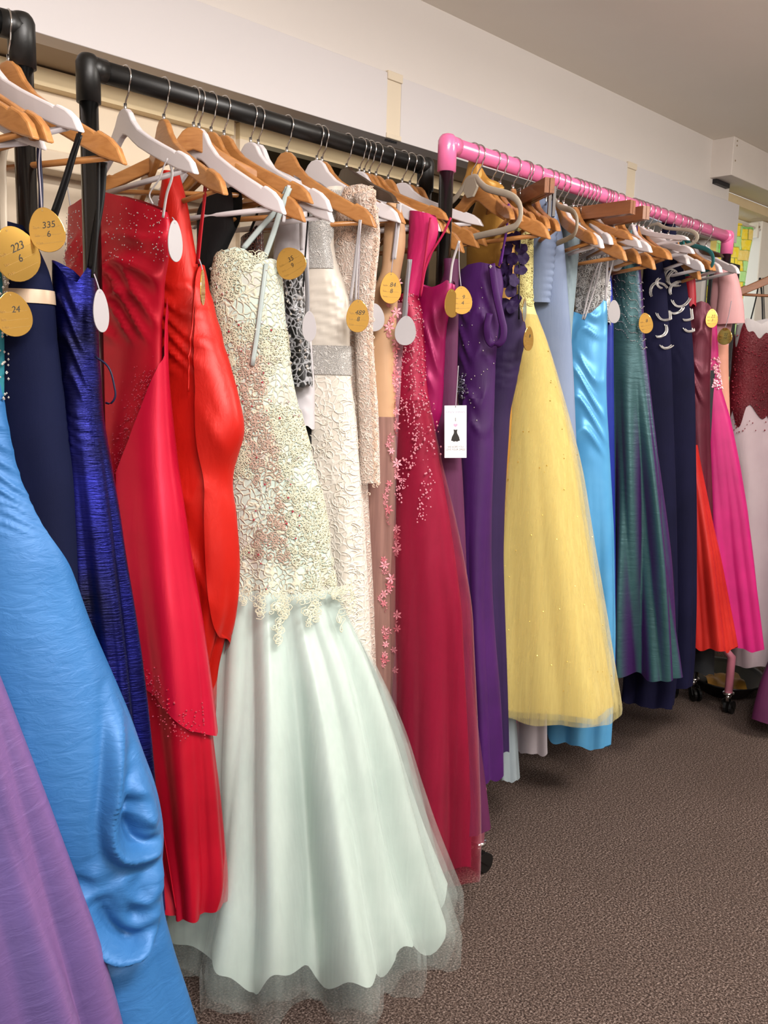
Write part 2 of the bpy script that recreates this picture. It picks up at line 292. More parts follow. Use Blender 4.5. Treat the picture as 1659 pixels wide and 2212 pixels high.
DRESS_DATA = {
"lilac": {"X":0.3,"Y":1.5637,"al":36,"rows":[[1.2913,0.1779,0.0392,0.05],[1.1566,0.1694,0.0537,0.06],[1.0176,0.169,0.082,0.08],[0.8745,0.1741,0.1275,0.1],[0.79,0.1779,0.1469,0.12],[0.6889,0.1821,0.1749,0.13],[0.5357,0.1921,0.2154,0.14],[0.3778,0.2048,0.2595,0.15],[0.2455,0.2109,0.2937,0.16],[0.1464,0.2112,0.3227,0.16]],"vc":0.0,"straps":[]},
"teal": {"X":0.565,"Y":1.5293,"al":38,"rows":[[1.5382,0.0331,0.0517,0.03],[1.473,0.031,0.0518,0.035],[1.3994,0.0298,0.0488,0.04],[1.2945,0.0295,0.0499,0.04],[1.1717,0.0274,0.053,0.045],[0.9815,0.0257,0.0604,0.05],[0.7326,0.0191,0.067,0.05],[0.3801,0.0085,0.0721,0.06]],"vc":0.0,"straps":[{"p":[[0.0755,-0.01,1.4938],[0.0772,-0.01,1.5722],[0.0832,-0.01,1.6423],[0.0934,-0.01,1.6631]],"w":0.014,"m":"cream","n":"strap"}],"pts":{"trim":[[0.0779,-0.014,1.4572],[0.0782,-0.0037,1.4001],[0.0779,-0.0085,1.3405],[0.0786,-0.0072,1.2957],[0.078,-0.0073,1.2503],[0.0808,-0.0016,1.2046],[0.0826,0.0,1.1698]]},"top":[[-0.021,1.5595],[0.0361,1.5329],[0.0748,1.514],[0.086,1.5026]]},
"blue": {"X":0.53,"Y":1.5338,"al":42,"rows":[[1.2857,0.0122,0.0808,0.04],[1.2331,0.0164,0.0834,0.045],[1.18,0.0226,0.0921,0.05],[1.1417,0.0266,0.0946,0.05],[1.0954,0.0344,0.1047,0.055],[1.0643,0.0391,0.1146,0.06],[1.0252,0.0472,0.1277,0.07],[0.9937,0.0535,0.1394,0.075],[0.9459,0.0556,0.1478,0.08],[0.8652,0.0626,0.1665,0.09],[0.7834,0.0736,0.1898,0.1],[0.7003,0.0845,0.213,0.11],[0.6411,0.0884,0.2286,0.115],[0.5729,0.0967,0.245,0.12],[0.4946,0.0978,0.2555,0.12],[0.4413,0.0912,0.2565,0.12],[0.3516,0.0857,0.261,0.12],[0.2608,0.0892,0.2785,0.125],[0.1686,0.096,0.2998,0.13],[0.1105,0.0971,0.3138,0.13]],"vc":0.0,"straps":[],"pts":{"pick":[[0.3445,-0.0264,0.4703]],"r1":[[0.2817,0.0,0.7676],[0.2866,-0.0263,0.7118],[0.2879,-0.0511,0.6568],[0.2875,-0.0687,0.5995],[0.2871,-0.0768,0.5544],[0.2917,-0.0764,0.5213],[0.3035,-0.0705,0.5036],[0.3225,-0.057,0.4936],[0.3426,-0.0328,0.4859]],"r2":[[0.2378,-0.0984,0.44],[0.247,-0.0948,0.3963],[0.2666,-0.0866,0.358],[0.2904,-0.0765,0.337],[0.3134,-0.0618,0.3351],[0.3282,-0.0447,0.3504],[0.3372,-0.0328,0.3826],[0.3424,-0.024,0.4341]],"r3":[[0.3145,-0.0389,0.6111],[0.3241,-0.0326,0.5959],[0.3345,-0.0286,0.5734],[0.3382,-0.0286,0.5482]],"r4":[[0.317,-0.0536,0.5644],[0.3301,-0.041,0.5501],[0.3418,-0.0286,0.5229],[0.3505,-0.0093,0.5016]],"r5":[[0.3399,-0.0369,0.4847],[0.3474,-0.0176,0.4654],[0.3482,0.0,0.4288],[0.345,-0.0167,0.4211]],"r6":[[0.2956,-0.0733,0.4528],[0.3108,-0.0617,0.421],[0.3261,-0.0477,0.4131],[0.3379,-0.0328,0.4391]],"r7":[[0.2598,-0.0921,0.4789],[0.2749,-0.0835,0.4243],[0.2985,-0.0699,0.3785],[0.3225,-0.0508,0.376],[0.3392,-0.0301,0.4158]],"r8":[[0.315,-0.0146,0.6416],[0.329,-0.009,0.6037],[0.3456,0.0,0.5509]],"p1":[[0.3047,-0.0634,0.573],[0.3126,-0.0608,0.5371],[0.3253,-0.0525,0.5114],[0.3359,-0.0411,0.5082]],"p2":[[0.2683,-0.0867,0.4301],[0.2841,-0.0784,0.3833],[0.3065,-0.0641,0.3579],[0.3224,-0.0508,0.3673]],"edge":[[0.1607,-0.116,0.4714],[0.2085,-0.1063,0.3975],[0.2495,-0.0949,0.3371],[0.2842,-0.0829,0.3135],[0.3173,-0.0627,0.3142],[0.3337,-0.0422,0.3359],[0.3419,-0.024,0.3904],[0.3499,0.0,0.4289]]}},
"navy_sash": {"X":0.6,"Y":1.5247,"al":34,"rows":[[1.5276,0.0457,0.0243,0.03],[1.4763,0.0583,0.0429,0.035],[1.4393,0.0655,0.0501,0.035],[1.4021,0.0676,0.0478,0.04],[1.3344,0.0678,0.0516,0.04],[1.2581,0.0709,0.0572,0.045],[1.1807,0.0763,0.0606,0.05],[1.1022,0.0815,0.0656,0.05],[1.0222,0.0822,0.0686,0.055],[0.9411,0.0848,0.0687,0.06],[0.8167,0.086,0.0763,0.06],[0.6465,0.0907,0.0848,0.06],[0.4255,0.095,0.0968,0.07]],"vc":0.0,"straps":[{"p":[[0.1126,-0.02,1.5383],[0.1144,-0.02,1.5878],[0.1129,-0.02,1.6369],[0.1155,-0.02,1.6646],[0.1198,-0.02,1.6956]],"w":0.009,"m":"navyrib","n":"strap"},{"p":[[0.142,-0.03,1.5363],[0.1619,-0.03,1.5851],[0.1791,-0.03,1.6332],[0.1892,-0.03,1.6604]],"w":0.011,"m":"blackrib","n":"strap"},{"p":[[0.1412,-0.035,1.5425],[0.1609,-0.035,1.5876],[0.1822,-0.035,1.6402],[0.1954,-0.035,1.6671]],"w":0.006,"m":"blackrib","n":"strap"}],"pts":{"sash":[[0.09,-0.0347,1.4068],[0.121,0.0,1.4235]]},"top":[[0.0146,1.5424],[0.0541,1.5351],[0.07,1.5213],[0.083,1.5043],[0.1004,1.4753],[0.1199,1.4397]]},
"royal": {"X":0.655,"Y":1.5176,"al":38,"rows":[[1.4714,0.0919,0.035,0.03],[1.4373,0.0931,0.0364,0.035],[1.3761,0.0934,0.0362,0.035],[1.3141,0.0946,0.037,0.035],[1.275,0.096,0.0381,0.035],[1.2197,0.0971,0.0381,0.04],[1.1399,0.1038,0.0444,0.045],[1.0588,0.1103,0.0504,0.05],[0.9764,0.1141,0.0556,0.05],[0.8928,0.1203,0.0613,0.055],[0.8078,0.1259,0.0656,0.055],[0.7214,0.1306,0.0687,0.06],[0.6338,0.1361,0.0699,0.06],[0.499,0.1384,0.0766,0.06],[0.361,0.1422,0.0841,0.065],[0.2858,0.1429,0.0871,0.065]],"vc":0.0,"straps":[{"p":[[0.1314,-0.02,1.4657],[0.1399,-0.02,1.5176],[0.1516,-0.02,1.5761],[0.1577,-0.02,1.6338]],"w":0.013,"m":"blackrib","n":"strap"},{"p":[[0.1366,-0.025,1.4503],[0.1424,-0.025,1.4948],[0.1491,-0.025,1.5751],[0.1506,-0.025,1.6362]],"w":0.007,"m":"blackrib","n":"strap"},{"p":[[0.1397,-0.03,1.3222],[0.1611,-0.03,1.3075],[0.1718,-0.03,1.2772],[0.1729,-0.03,1.2542],[0.1646,-0.03,1.2447],[0.1565,-0.03,1.246]],"w":0.0035,"m":"navyrib","n":"tie"}],"top":[[0.054,1.4823],[0.0784,1.4678],[0.0964,1.4489],[0.1106,1.442],[0.119,1.4579],[0.1244,1.4689],[0.1263,1.4657]]},
"red": {"X":0.91,"Y":1.6099,"al":6,"rows":[[1.6335,-0.0605,0.1454,0.026],[1.5981,-0.0424,0.1669,0.028],[1.5541,-0.0434,0.17,0.028],[1.5012,-0.0524,0.167,0.028],[1.4383,-0.0603,0.1639,0.028],[1.3744,-0.0668,0.1598,0.03],[1.3002,-0.0676,0.1608,0.034],[1.2064,-0.0591,0.1583,0.05],[1.1118,-0.0504,0.1633,0.055],[1.0165,-0.0396,0.1724,0.06],[0.9206,-0.0268,0.1778,0.065],[0.8254,-0.0064,0.1814,0.07],[0.7301,0.0142,0.1797,0.07],[0.6351,0.038,0.1715,0.07],[0.5416,0.0685,0.1509,0.07],[0.4515,0.1085,0.122,0.07],[0.3591,0.138,0.101,0.07],[0.2879,0.1682,0.0794,0.07],[0.2258,0.1939,0.0469,0.07]],"vc":0.0,"straps":[{"p":[[0.1307,-0.02,1.5807],[0.1423,-0.02,1.6204],[0.1589,-0.02,1.6549],[0.1514,-0.02,1.6798]],"w":0.008,"m":"white","n":"strap"},{"p":[[0.1143,-0.03,1.6053],[0.1049,-0.03,1.6185],[0.1357,-0.03,1.6477],[0.1536,-0.03,1.6736],[0.159,-0.03,1.6792]],"w":0.004,"m":"white","n":"strap"},{"p":[[-0.203,-0.0,1.6363],[-0.2087,-0.0,1.66],[-0.2144,0.0,1.6837]],"w":0.004,"m":"white","n":"strap"}],"pts":{"edge":[[0.1089,0.0,1.4418],[0.0974,0.0,1.3554],[0.0904,-0.0063,1.3024],[0.071,-0.0254,1.2307],[0.0509,-0.039,1.1671],[0.0234,-0.0498,1.1018],[0.0303,-0.0572,0.9829],[0.0606,-0.0631,0.8479],[0.0938,-0.0615,0.7598],[0.1136,-0.0613,0.6693]],"hem":[[0.0955,-0.0642,0.6847],[0.1199,-0.0607,0.6516],[0.1484,-0.0552,0.6098],[0.1855,-0.0395,0.5944],[0.2086,-0.0138,0.5772],[0.2488,0.0,0.5858]]},"top":[[-0.2119,1.6306],[-0.1589,1.6335],[-0.1089,1.642],[-0.0436,1.6455],[0.0185,1.6311],[0.0824,1.6064],[0.1101,1.5921],[0.1306,1.573]]},
"vermilion": {"X":0.99,"Y":1.6118,"al":14,"rows":[[1.6923,0.019,0.0112,0.02],[1.6497,0.0226,0.0285,0.022],[1.5786,0.0203,0.0449,0.03],[1.5244,0.0246,0.0509,0.035],[1.4697,0.0312,0.0615,0.04],[1.4148,0.0378,0.0737,0.042],[1.3688,0.0438,0.083,0.045],[1.304,0.0537,0.0985,0.045],[1.239,0.0648,0.1121,0.045],[1.1923,0.07,0.1165,0.05],[1.159,0.0679,0.115,0.05],[1.1248,0.0557,0.1023,0.05],[1.0957,0.0519,0.0956,0.05],[1.0383,0.0588,0.1016,0.05],[0.9214,0.0645,0.1059,0.05],[0.8213,0.062,0.1007,0.05],[0.7386,0.0528,0.0857,0.05],[0.6755,0.0453,0.0734,0.05],[0.5075,0.0445,0.0676,0.05],[0.2934,0.0512,0.0632,0.05]],"vc":0.0,"straps":[{"p":[[0.1214,-0.04,1.5066],[0.1301,-0.04,1.5662],[0.1397,-0.04,1.6164],[0.1434,-0.04,1.658]],"w":0.007,"m":"redrib","n":"strap"},{"p":[[0.1295,-0.045,1.5057],[0.1406,-0.045,1.5818],[0.1513,-0.045,1.648]],"w":0.006,"m":"redrib","n":"strap"}],"pts":{"zip":[[0.0787,0.0,1.5221],[0.1006,-0.0275,1.3942],[0.1087,-0.0402,1.2637]],"hip":[[0.1027,-0.0416,1.2589]],"pan":[[0.0835,0.0,1.5219],[0.1025,0.0,1.4499],[0.1358,0.0,1.3688],[0.1619,0.0,1.306],[0.1879,0.0,1.2344],[0.195,0.0,1.1939],[0.188,0.0,1.166],[0.1671,-0.0003,1.1371],[0.1569,0.0,1.1037],[0.1701,0.0,1.0485],[0.1798,0.0,0.9358],[0.1701,0.0,0.8281],[0.1463,0.0,0.7451],[0.1285,0.0,0.6866]]}},
"black_back": {"X":1.105,"Y":1.6146,"al":12,"rows":[[1.6901,0.0338,0.0755,0.018],[1.6581,0.0307,0.0725,0.018],[1.6127,0.0181,0.0593,0.02],[1.5574,-0.0012,0.0378,0.022],[1.5009,-0.0194,0.0244,0.022],[1.4041,-0.0342,0.0135,0.022],[1.1022,-0.04,0.0221,0.02],[0.7841,-0.0475,0.026,0.02]],"vc":0.0,"straps":[],"top":[[-0.0442,1.6265],[-0.0092,1.6589],[0.0329,1.6869],[0.0688,1.6705],[0.0926,1.6167],[0.1114,1.5881]]},
"bronze": {"X":1.21,"Y":1.6171,"al":8,"rows":[[1.6189,0.0003,0.0306,0.015],[1.5796,0.002,0.0295,0.02],[1.5105,-0.0015,0.0421,0.02],[1.3492,0.0063,0.0505,0.02],[1.1012,0.0182,0.0629,0.02],[0.779,0.0274,0.0721,0.02]],"vc":0.0,"straps":[{"p":[[0.0251,-0.03,1.603],[0.0458,-0.03,1.6377],[0.0605,-0.03,1.6807]],"w":0.008,"m":"blackrib","n":"strap"}],"top":[[-0.034,1.5919],[0.0107,1.6061],[0.0257,1.6196],[0.0344,1.6067]]},
"mint": {"X":1.06,"Y":1.6135,"al":48,"rows":[[1.5582,0.1038,0.0518,0.03],[1.5371,0.1144,0.066,0.05],[1.4993,0.1118,0.0738,0.055],[1.4615,0.1119,0.0759,0.055],[1.4139,0.1163,0.0758,0.055],[1.3564,0.1226,0.0757,0.05],[1.2886,0.1296,0.0781,0.05],[1.2102,0.1422,0.086,0.055],[1.1107,0.1585,0.0995,0.06],[1.0298,0.1694,0.1086,0.065],[0.9581,0.176,0.1153,0.07],[0.9064,0.1799,0.1193,0.07],[0.8458,0.1834,0.1248,0.08],[0.8016,0.1875,0.1369,0.09],[0.7486,0.1962,0.1536,0.105],[0.6951,0.2066,0.1711,0.12],[0.5867,0.222,0.1967,0.15],[0.4764,0.2318,0.2199,0.175],[0.3641,0.2407,0.2373,0.2],[0.2498,0.2493,0.2586,0.225],[0.157,0.2537,0.2839,0.245],[0.0747,0.2558,0.3116,0.255]],"vc":-0.03,"straps":[{"p":[[0.1057,-0.05,1.5515],[0.1428,-0.05,1.5954],[0.1752,-0.05,1.6327],[0.1953,-0.05,1.6738]],"w":0.012,"m":"mintrib","n":"strap"},{"p":[[0.1482,-0.055,1.5313],[0.1648,-0.055,1.5773],[0.1811,-0.055,1.6275],[0.1984,-0.055,1.6729]],"w":0.012,"m":"mintrib","n":"strap"},{"p":[[0.1866,-0.05,1.606],[0.1919,-0.05,1.6423],[0.1971,-0.05,1.6783]],"w":0.008,"m":"white","n":"strap"}],"pts":{"rib":[[0.1516,-0.0736,1.52],[0.1442,-0.0802,1.4464],[0.1371,-0.0809,1.382],[0.1279,-0.08,1.3169]]},"top":[[0.054,1.5428],[0.0745,1.5478],[0.0932,1.5527],[0.1122,1.5491],[0.1298,1.5348],[0.1425,1.5284],[0.1585,1.5337],[0.1793,1.5322]],"waist":0.8458},
"white_shoulder": {"X":1.285,"Y":1.6189,"al":10,"rows":[[1.747,0.0165,0.0306,0.02],[1.7163,0.0282,0.0395,0.022],[1.6659,0.0418,0.0373,0.025],[1.6164,0.0403,0.0429,0.025],[1.5565,0.039,0.0473,0.028],[1.4654,0.0404,0.0467,0.03],[1.3524,0.0465,0.0525,0.03],[1.2797,0.0509,0.0566,0.03],[1.183,0.0522,0.0571,0.03]],"vc":0.0,"straps":[{"p":[[0.0883,-0.03,1.6859],[0.0917,-0.03,1.6375],[0.0953,-0.03,1.5694]],"w":0.01,"m":"white","n":"strap"}],"top":[[-0.019,1.7488],[0.0278,1.745],[0.0492,1.7334],[0.0719,1.7122]]},
"black_sequin": {"X":1.25,"Y":1.6181,"al":10,"rows":[[1.5651,0.081,0.0125,0.02],[1.5306,0.0841,0.0205,0.022],[1.4714,0.0836,0.0219,0.025],[1.4115,0.0897,0.029,0.025],[1.3513,0.0945,0.034,0.025],[1.2906,0.098,0.0373,0.025],[1.2774,0.0996,0.0357,0.025]],"vc":0.0,"straps":[{"p":[[0.1348,-0.03,1.4865],[0.141,-0.03,1.5721],[0.1484,-0.03,1.6561]],"w":0.005,"m":"blackrib","n":"strap"},{"p":[[0.1454,-0.03,1.3895],[0.1466,-0.03,1.4669],[0.1402,-0.03,1.5437]],"w":0.012,"m":"greyrib","n":"strap"}]},
"black_sliver": {"X":1.31,"Y":1.6195,"al":10,"rows":[[1.5604,0.0182,0.0406,0.02],[1.3532,0.0238,0.0443,0.02],[1.205,0.0327,0.0521,0.02],[1.0977,0.042,0.0531,0.02],[0.9893,0.0514,0.0541,0.02]],"vc":0.0,"straps":[]},
"ivory": {"X":1.335,"Y":1.6201,"al":18,"rows":[[1.7192,0.0915,0.0319,0.02],[1.6726,0.0738,0.033,0.025],[1.6229,0.062,0.0359,0.028],[1.5723,0.0579,0.0436,0.03],[1.5313,0.0633,0.055,0.032],[1.4796,0.0761,0.0699,0.035],[1.4175,0.0785,0.0689,0.035],[1.3707,0.0825,0.0658,0.035],[1.3025,0.0876,0.0635,0.035],[1.2073,0.098,0.0693,0.04],[1.1003,0.1069,0.072,0.045],[0.9923,0.1185,0.0746,0.05],[0.8826,0.127,0.0751,0.05],[0.7715,0.1352,0.0738,0.055],[0.6589,0.1427,0.0729,0.055],[0.545,0.1516,0.0734,0.055]],"vc":0.0,"straps":[{"p":[[0.1654,-0.03,1.4654],[0.176,-0.03,1.5542],[0.1854,-0.03,1.6366]],"w":0.008,"m":"white","n":"strap"},{"p":[[0.1782,-0.03,1.4652],[0.1806,-0.03,1.5541],[0.1866,-0.03,1.6366]],"w":0.006,"m":"white","n":"strap"}],"pts":{"band":[[0.0556,-0.0318,1.3659],[0.1511,0.0,1.3711],[0.1526,0.0,1.306],[0.0616,-0.032,1.3014]],"neck":[[0.1256,0.0,1.707],[0.1031,0.0,1.6509],[0.098,-0.0096,1.5897],[0.1106,-0.0131,1.5385],[0.1364,-0.0045,1.4964],[0.1488,0.0,1.4662]]},"top":[[0.0706,1.6938],[0.0935,1.7141],[0.1231,1.717]],"waist":1.3046},
"blush": {"X":1.405,"Y":1.6218,"al":16,"rows":[[1.7305,0.1154,0.0361,0.025],[1.7006,0.1099,0.0461,0.028],[1.6506,0.0959,0.0428,0.03],[1.5686,0.0867,0.0441,0.032],[1.4745,0.087,0.046,0.034],[1.3576,0.0912,0.0394,0.034],[1.2392,0.0998,0.0354,0.036],[1.0975,0.1161,0.028,0.036],[0.9873,0.1286,0.0231,0.038],[0.7623,0.1473,0.0226,0.04],[0.5542,0.1593,0.0233,0.04]],"vc":0.0,"straps":[],"pts":{"sleeve":[[0.1486,-0.0145,1.7053],[0.1571,0.0,1.6269],[0.1527,0.0,1.525],[0.1482,0.0,1.4213],[0.1548,0.0,1.3159],[0.1634,0.0,1.2308],[0.1696,0.0,1.1448],[0.1733,0.0,1.0577]]},"top":[[0.049,1.6637],[0.0642,1.7141],[0.0942,1.726],[0.1292,1.7279],[0.1474,1.7226],[0.1555,1.7023]]},
"nude": {"X":1.47,"Y":1.6234,"al":12,"rows":[[1.7039,0.1549,0.0104,0.02],[1.6645,0.1611,0.0213,0.025],[1.6129,0.1628,0.0262,0.028],[1.5717,0.1592,0.0223,0.03],[1.5406,0.154,0.0171,0.03],[1.488,0.1557,0.0157,0.032],[1.3818,0.1553,0.0138,0.032],[1.3604,0.1554,0.0127,0.032],[1.2084,0.1563,0.0192,0.035],[1.0976,0.1546,0.0258,0.04],[0.9852,0.1561,0.0271,0.04],[0.8712,0.1584,0.0275,0.04],[0.7558,0.162,0.0278,0.04],[0.6384,0.165,0.0273,0.04],[0.5431,0.1667,0.0195,0.04],[0.4827,0.1666,0.016,0.04]],"vc":0.0,"straps":[{"p":[[0.1794,-0.03,1.567],[0.1842,-0.03,1.6075],[0.1887,-0.03,1.6577],[0.1901,-0.03,1.6877]],"w":0.014,"m":"white","n":"strap"}],"pts":{"vine":[[0.1678,-0.0189,1.5172],[0.1679,-0.0128,1.4662],[0.1652,-0.0217,1.3755],[0.171,0.0,1.3283],[0.1882,0.0,1.1989],[0.1735,-0.0232,1.1444],[0.1867,0.0,1.0889],[0.1739,-0.0294,1.0126],[0.1795,-0.0141,0.9659],[0.1905,0.0,0.8983],[0.1753,-0.0321,0.8559],[0.1839,-0.0146,0.7955],[0.1686,-0.0386,0.7762],[0.1856,-0.0219,0.741],[0.1926,-0.0026,0.692],[0.1785,-0.0336,0.6961],[0.19,-0.0156,0.6472],[0.1768,-0.0359,0.6264],[0.1857,-0.0208,0.5889]]},"top":[[0.1385,1.7011],[0.1626,1.7027],[0.1714,1.6944]],"waist":1.2084},
"dusty": {"X":1.505,"Y":1.6242,"al":10,"rows":[[1.4742,0.1677,0.0126,0.02],[1.4047,0.1663,0.0071,0.019],[1.3399,0.1632,0.0043,0.0123],[1.2084,0.1645,0.0064,0.0187],[1.0968,0.1637,0.008,0.0187],[0.8688,0.1674,0.0072,0.0174],[0.634,0.1727,0.006,0.014],[0.4534,0.1774,0.0045,0.013]],"vc":0.0,"straps":[{"p":[[0.1889,-0.03,1.4345],[0.193,-0.03,1.4971],[0.2006,-0.03,1.5691]],"w":0.014,"m":"greyrib","n":"strap"}]},
"raspberry": {"X":1.535,"Y":1.6249,"al":14,"rows":[[1.5027,0.1537,0.0195,0.025],[1.4723,0.1609,0.0317,0.028],[1.407,0.1619,0.0384,0.03],[1.319,0.1669,0.0425,0.034],[1.2525,0.1718,0.045,0.036],[1.208,0.1765,0.0504,0.04],[1.141,0.1852,0.0568,0.043],[1.096,0.1899,0.0625,0.046],[0.9831,0.2046,0.0759,0.052],[0.8688,0.217,0.0868,0.058],[0.7531,0.2282,0.0954,0.062],[0.6352,0.2337,0.0992,0.06],[0.5156,0.2394,0.1037,0.062],[0.3946,0.2465,0.1068,0.064],[0.2721,0.2538,0.11,0.066],[0.1726,0.2588,0.1121,0.066],[0.0969,0.2617,0.1126,0.066]],"vc":-0.01,"straps":[{"p":[[0.1987,-0.03,1.4902],[0.2078,-0.03,1.5738],[0.2188,-0.03,1.6661]],"w":0.006,"m":"pinkrib","n":"strap"},{"p":[[0.1987,-0.03,1.4902],[0.2163,-0.03,1.5734],[0.2558,-0.03,1.6332],[0.271,-0.03,1.6627]],"w":0.006,"m":"pinkrib","n":"strap"}],"pts":{"c1":[[0.1794,-0.0357,1.4263],[0.1878,-0.0396,1.3187],[0.2079,-0.0364,1.2324],[0.2274,-0.0293,1.1784],[0.2384,-0.0376,1.1025],[0.2424,-0.0475,1.0372],[0.2303,-0.06,0.9707]],"c2":[[0.1816,-0.0462,1.2424],[0.2093,-0.0461,1.1671],[0.2037,-0.0544,1.1011],[0.177,-0.0577,1.01]]},"top":[[0.1298,1.4936],[0.1601,1.4981],[0.1776,1.4989],[0.1956,1.4836]]},
"hot_pink": {"X":1.565,"Y":1.6256,"al":6,"rows":[[1.6905,0.1694,0.0304,0.02],[1.6528,0.1815,0.0434,0.02],[1.6008,0.1716,0.0366,0.02],[1.5376,0.1573,0.0195,0.022],[1.473,0.1509,0.0115,0.0233],[1.3192,0.157,0.0096,0.025],[1.096,0.1832,0.0257,0.025],[0.7551,0.2285,0.0444,0.03]],"vc":0.0,"straps":[],"top":[[0.1354,1.6926],[0.1774,1.6867],[0.2065,1.6792],[0.2271,1.6512]]},
"magenta": {"X":1.585,"Y":1.6261,"al":6,"rows":[[1.534,0.2047,0.0494,0.022],[1.5051,0.2066,0.0523,0.025],[1.473,0.2002,0.0445,0.028],[1.4298,0.1981,0.0387,0.028],[1.3643,0.1996,0.0342,0.028],[1.2762,0.2041,0.0294,0.03],[1.2208,0.2079,0.0243,0.03],[1.1704,0.2081,0.0121,0.0259]],"vc":0.0,"straps":[{"p":[[0.2644,-0.03,1.5189],[0.2699,-0.03,1.5672],[0.2823,-0.03,1.6023],[0.2857,-0.03,1.6123]],"w":0.007,"m":"white","n":"strap"}],"top":[[0.1531,1.5267],[0.1986,1.5117],[0.218,1.5152],[0.2346,1.5213],[0.2466,1.5298],[0.261,1.5156]]},
"plum": {"X":1.615,"Y":1.6268,"al":5,"rows":[[1.5816,0.2235,0.0161,0.02],[1.4956,0.2322,0.0139,0.022],[1.4415,0.2381,0.0124,0.025],[1.3654,0.2403,0.011,0.0242],[1.2665,0.2429,0.0104,0.026],[1.1888,0.2473,0.0126,0.03],[1.0994,0.2549,0.0195,0.034],[0.9865,0.2637,0.0218,0.038],[0.8723,0.2719,0.0231,0.042],[0.7565,0.2788,0.0231,0.045],[0.6396,0.2872,0.0254,0.048],[0.5221,0.2983,0.0285,0.05],[0.4053,0.3158,0.0347,0.052],[0.2877,0.3335,0.0399,0.055],[0.1847,0.3483,0.0439,0.055]],"vc":0.0,"straps":[],"waist":1.211},
"purple": {"X":1.762,"Y":1.4455,"al":10,"rows":[[1.594,0.0236,0.0463,0.025],[1.5523,0.0292,0.0632,0.03],[1.496,0.028,0.0622,0.03],[1.4507,0.0264,0.0584,0.03],[1.3935,0.0252,0.0546,0.03],[1.3244,0.0274,0.0503,0.032],[1.243,0.0314,0.0475,0.033],[1.1609,0.0361,0.0451,0.035],[1.09,0.0402,0.0429,0.036],[0.9703,0.0448,0.0381,0.038],[0.8492,0.0506,0.0347,0.04],[0.7271,0.0607,0.0325,0.042],[0.6042,0.0735,0.0333,0.045],[0.4804,0.0879,0.0358,0.048],[0.3545,0.0989,0.0379,0.05],[0.2574,0.1058,0.0374,0.05]],"vc":0.0,"straps":[{"p":[[0.0933,-0.03,1.5739],[0.1014,-0.03,1.6114],[0.1091,-0.03,1.6539],[0.1112,-0.03,1.707],[0.1118,-0.03,1.7176]],"w":0.006,"m":"purplerib","n":"strap"},{"p":[[0.0991,-0.032,1.5788],[0.1089,-0.032,1.6536],[0.1156,-0.032,1.7116]],"w":0.006,"m":"purplerib","n":"strap"}],"pts":{"loop":[[0.0802,0.0,1.5779],[0.0966,0.0,1.5054],[0.1135,0.0,1.4494],[0.1213,0.0,1.4214],[0.1176,0.0,1.3957],[0.1004,0.0,1.3845],[0.0819,0.0,1.3958],[0.0799,-0.0085,1.4213],[0.0845,-0.0066,1.4606]],"brooch":[[0.0093,-0.0298,1.3061],[0.0058,-0.0284,1.2771],[0.0163,-0.0313,1.2601]],"pin":[[0.0796,-0.0081,1.5715]]},"top":[[-0.0133,1.5746],[0.0023,1.5823],[0.0414,1.5869],[0.0636,1.5822],[0.0782,1.5714]],"waist":1.2546},
"aubergine": {"X":1.84,"Y":1.4472,"al":14,"rows":[[1.5595,0.049,0.0156,0.02],[1.5019,0.052,0.0204,0.025],[1.4555,0.0656,0.0376,0.028],[1.4299,0.0681,0.0414,0.03],[1.3915,0.0645,0.0382,0.03],[1.3269,0.0595,0.0323,0.03],[1.2735,0.0559,0.0283,0.03],[1.2315,0.0503,0.0226,0.03],[1.1594,0.052,0.0205,0.03],[1.0866,0.053,0.0177,0.034],[0.9639,0.0553,0.0154,0.036],[0.8395,0.0595,0.0136,0.038],[0.7139,0.0671,0.0149,0.04],[0.4581,0.0846,0.0175,0.042],[0.2989,0.096,0.0179,0.044]],"vc":0.0,"straps":[{"p":[[0.0983,-0.03,1.4531],[0.0941,-0.03,1.5323],[0.0917,-0.03,1.5997],[0.0907,-0.03,1.6663]],"w":0.004,"m":"blackrib","n":"strap"}],"pts":{"petal":[[0.0631,-0.0086,1.6487],[0.0845,0.0,1.6488],[0.0685,0.0,1.6214],[0.0956,0.0,1.6257],[0.0624,-0.0103,1.6034],[0.0834,0.0,1.5981],[0.1018,0.0,1.603],[0.0595,-0.0148,1.5746],[0.0762,0.0,1.57],[0.0958,0.0,1.575],[0.0674,0.0,1.5452],[0.0899,0.0,1.5468],[0.0518,-0.0197,1.5687],[0.0787,0.0,1.522],[0.0584,-0.0194,1.5367],[0.0873,0.0,1.5012],[0.0836,-0.007,1.4835]]},"top":[[0.0429,1.5117],[0.0606,1.4998],[0.0787,1.4792],[0.1048,1.4551]],"waist":1.2315},
"gold": {"X":1.905,"Y":1.4487,"al":14,"rows":[[1.8049,-0.0546,0.0213,0.02],[1.7694,-0.0466,0.0417,0.022],[1.7225,-0.0448,0.0617,0.025],[1.6639,-0.0454,0.0678,0.028],[1.6046,-0.0425,0.0679,0.03],[1.4486,-0.0348,0.0658,0.03],[1.2034,-0.0227,0.0597,0.03],[0.8222,-0.0109,0.0468,0.03]],"vc":0.0,"straps":[],"pts":{"knot":[[-0.0556,-0.0217,1.7662],[-0.0453,-0.019,1.8005],[-0.0434,-0.017,1.8488],[-0.0367,-0.0109,1.8185],[-0.0242,-0.0121,1.7862],[-0.007,-0.0022,1.7717],[0.0136,0.0,1.7533]]},"top":[[-0.0776,1.801],[-0.0438,1.8064],[-0.0257,1.7887]]},
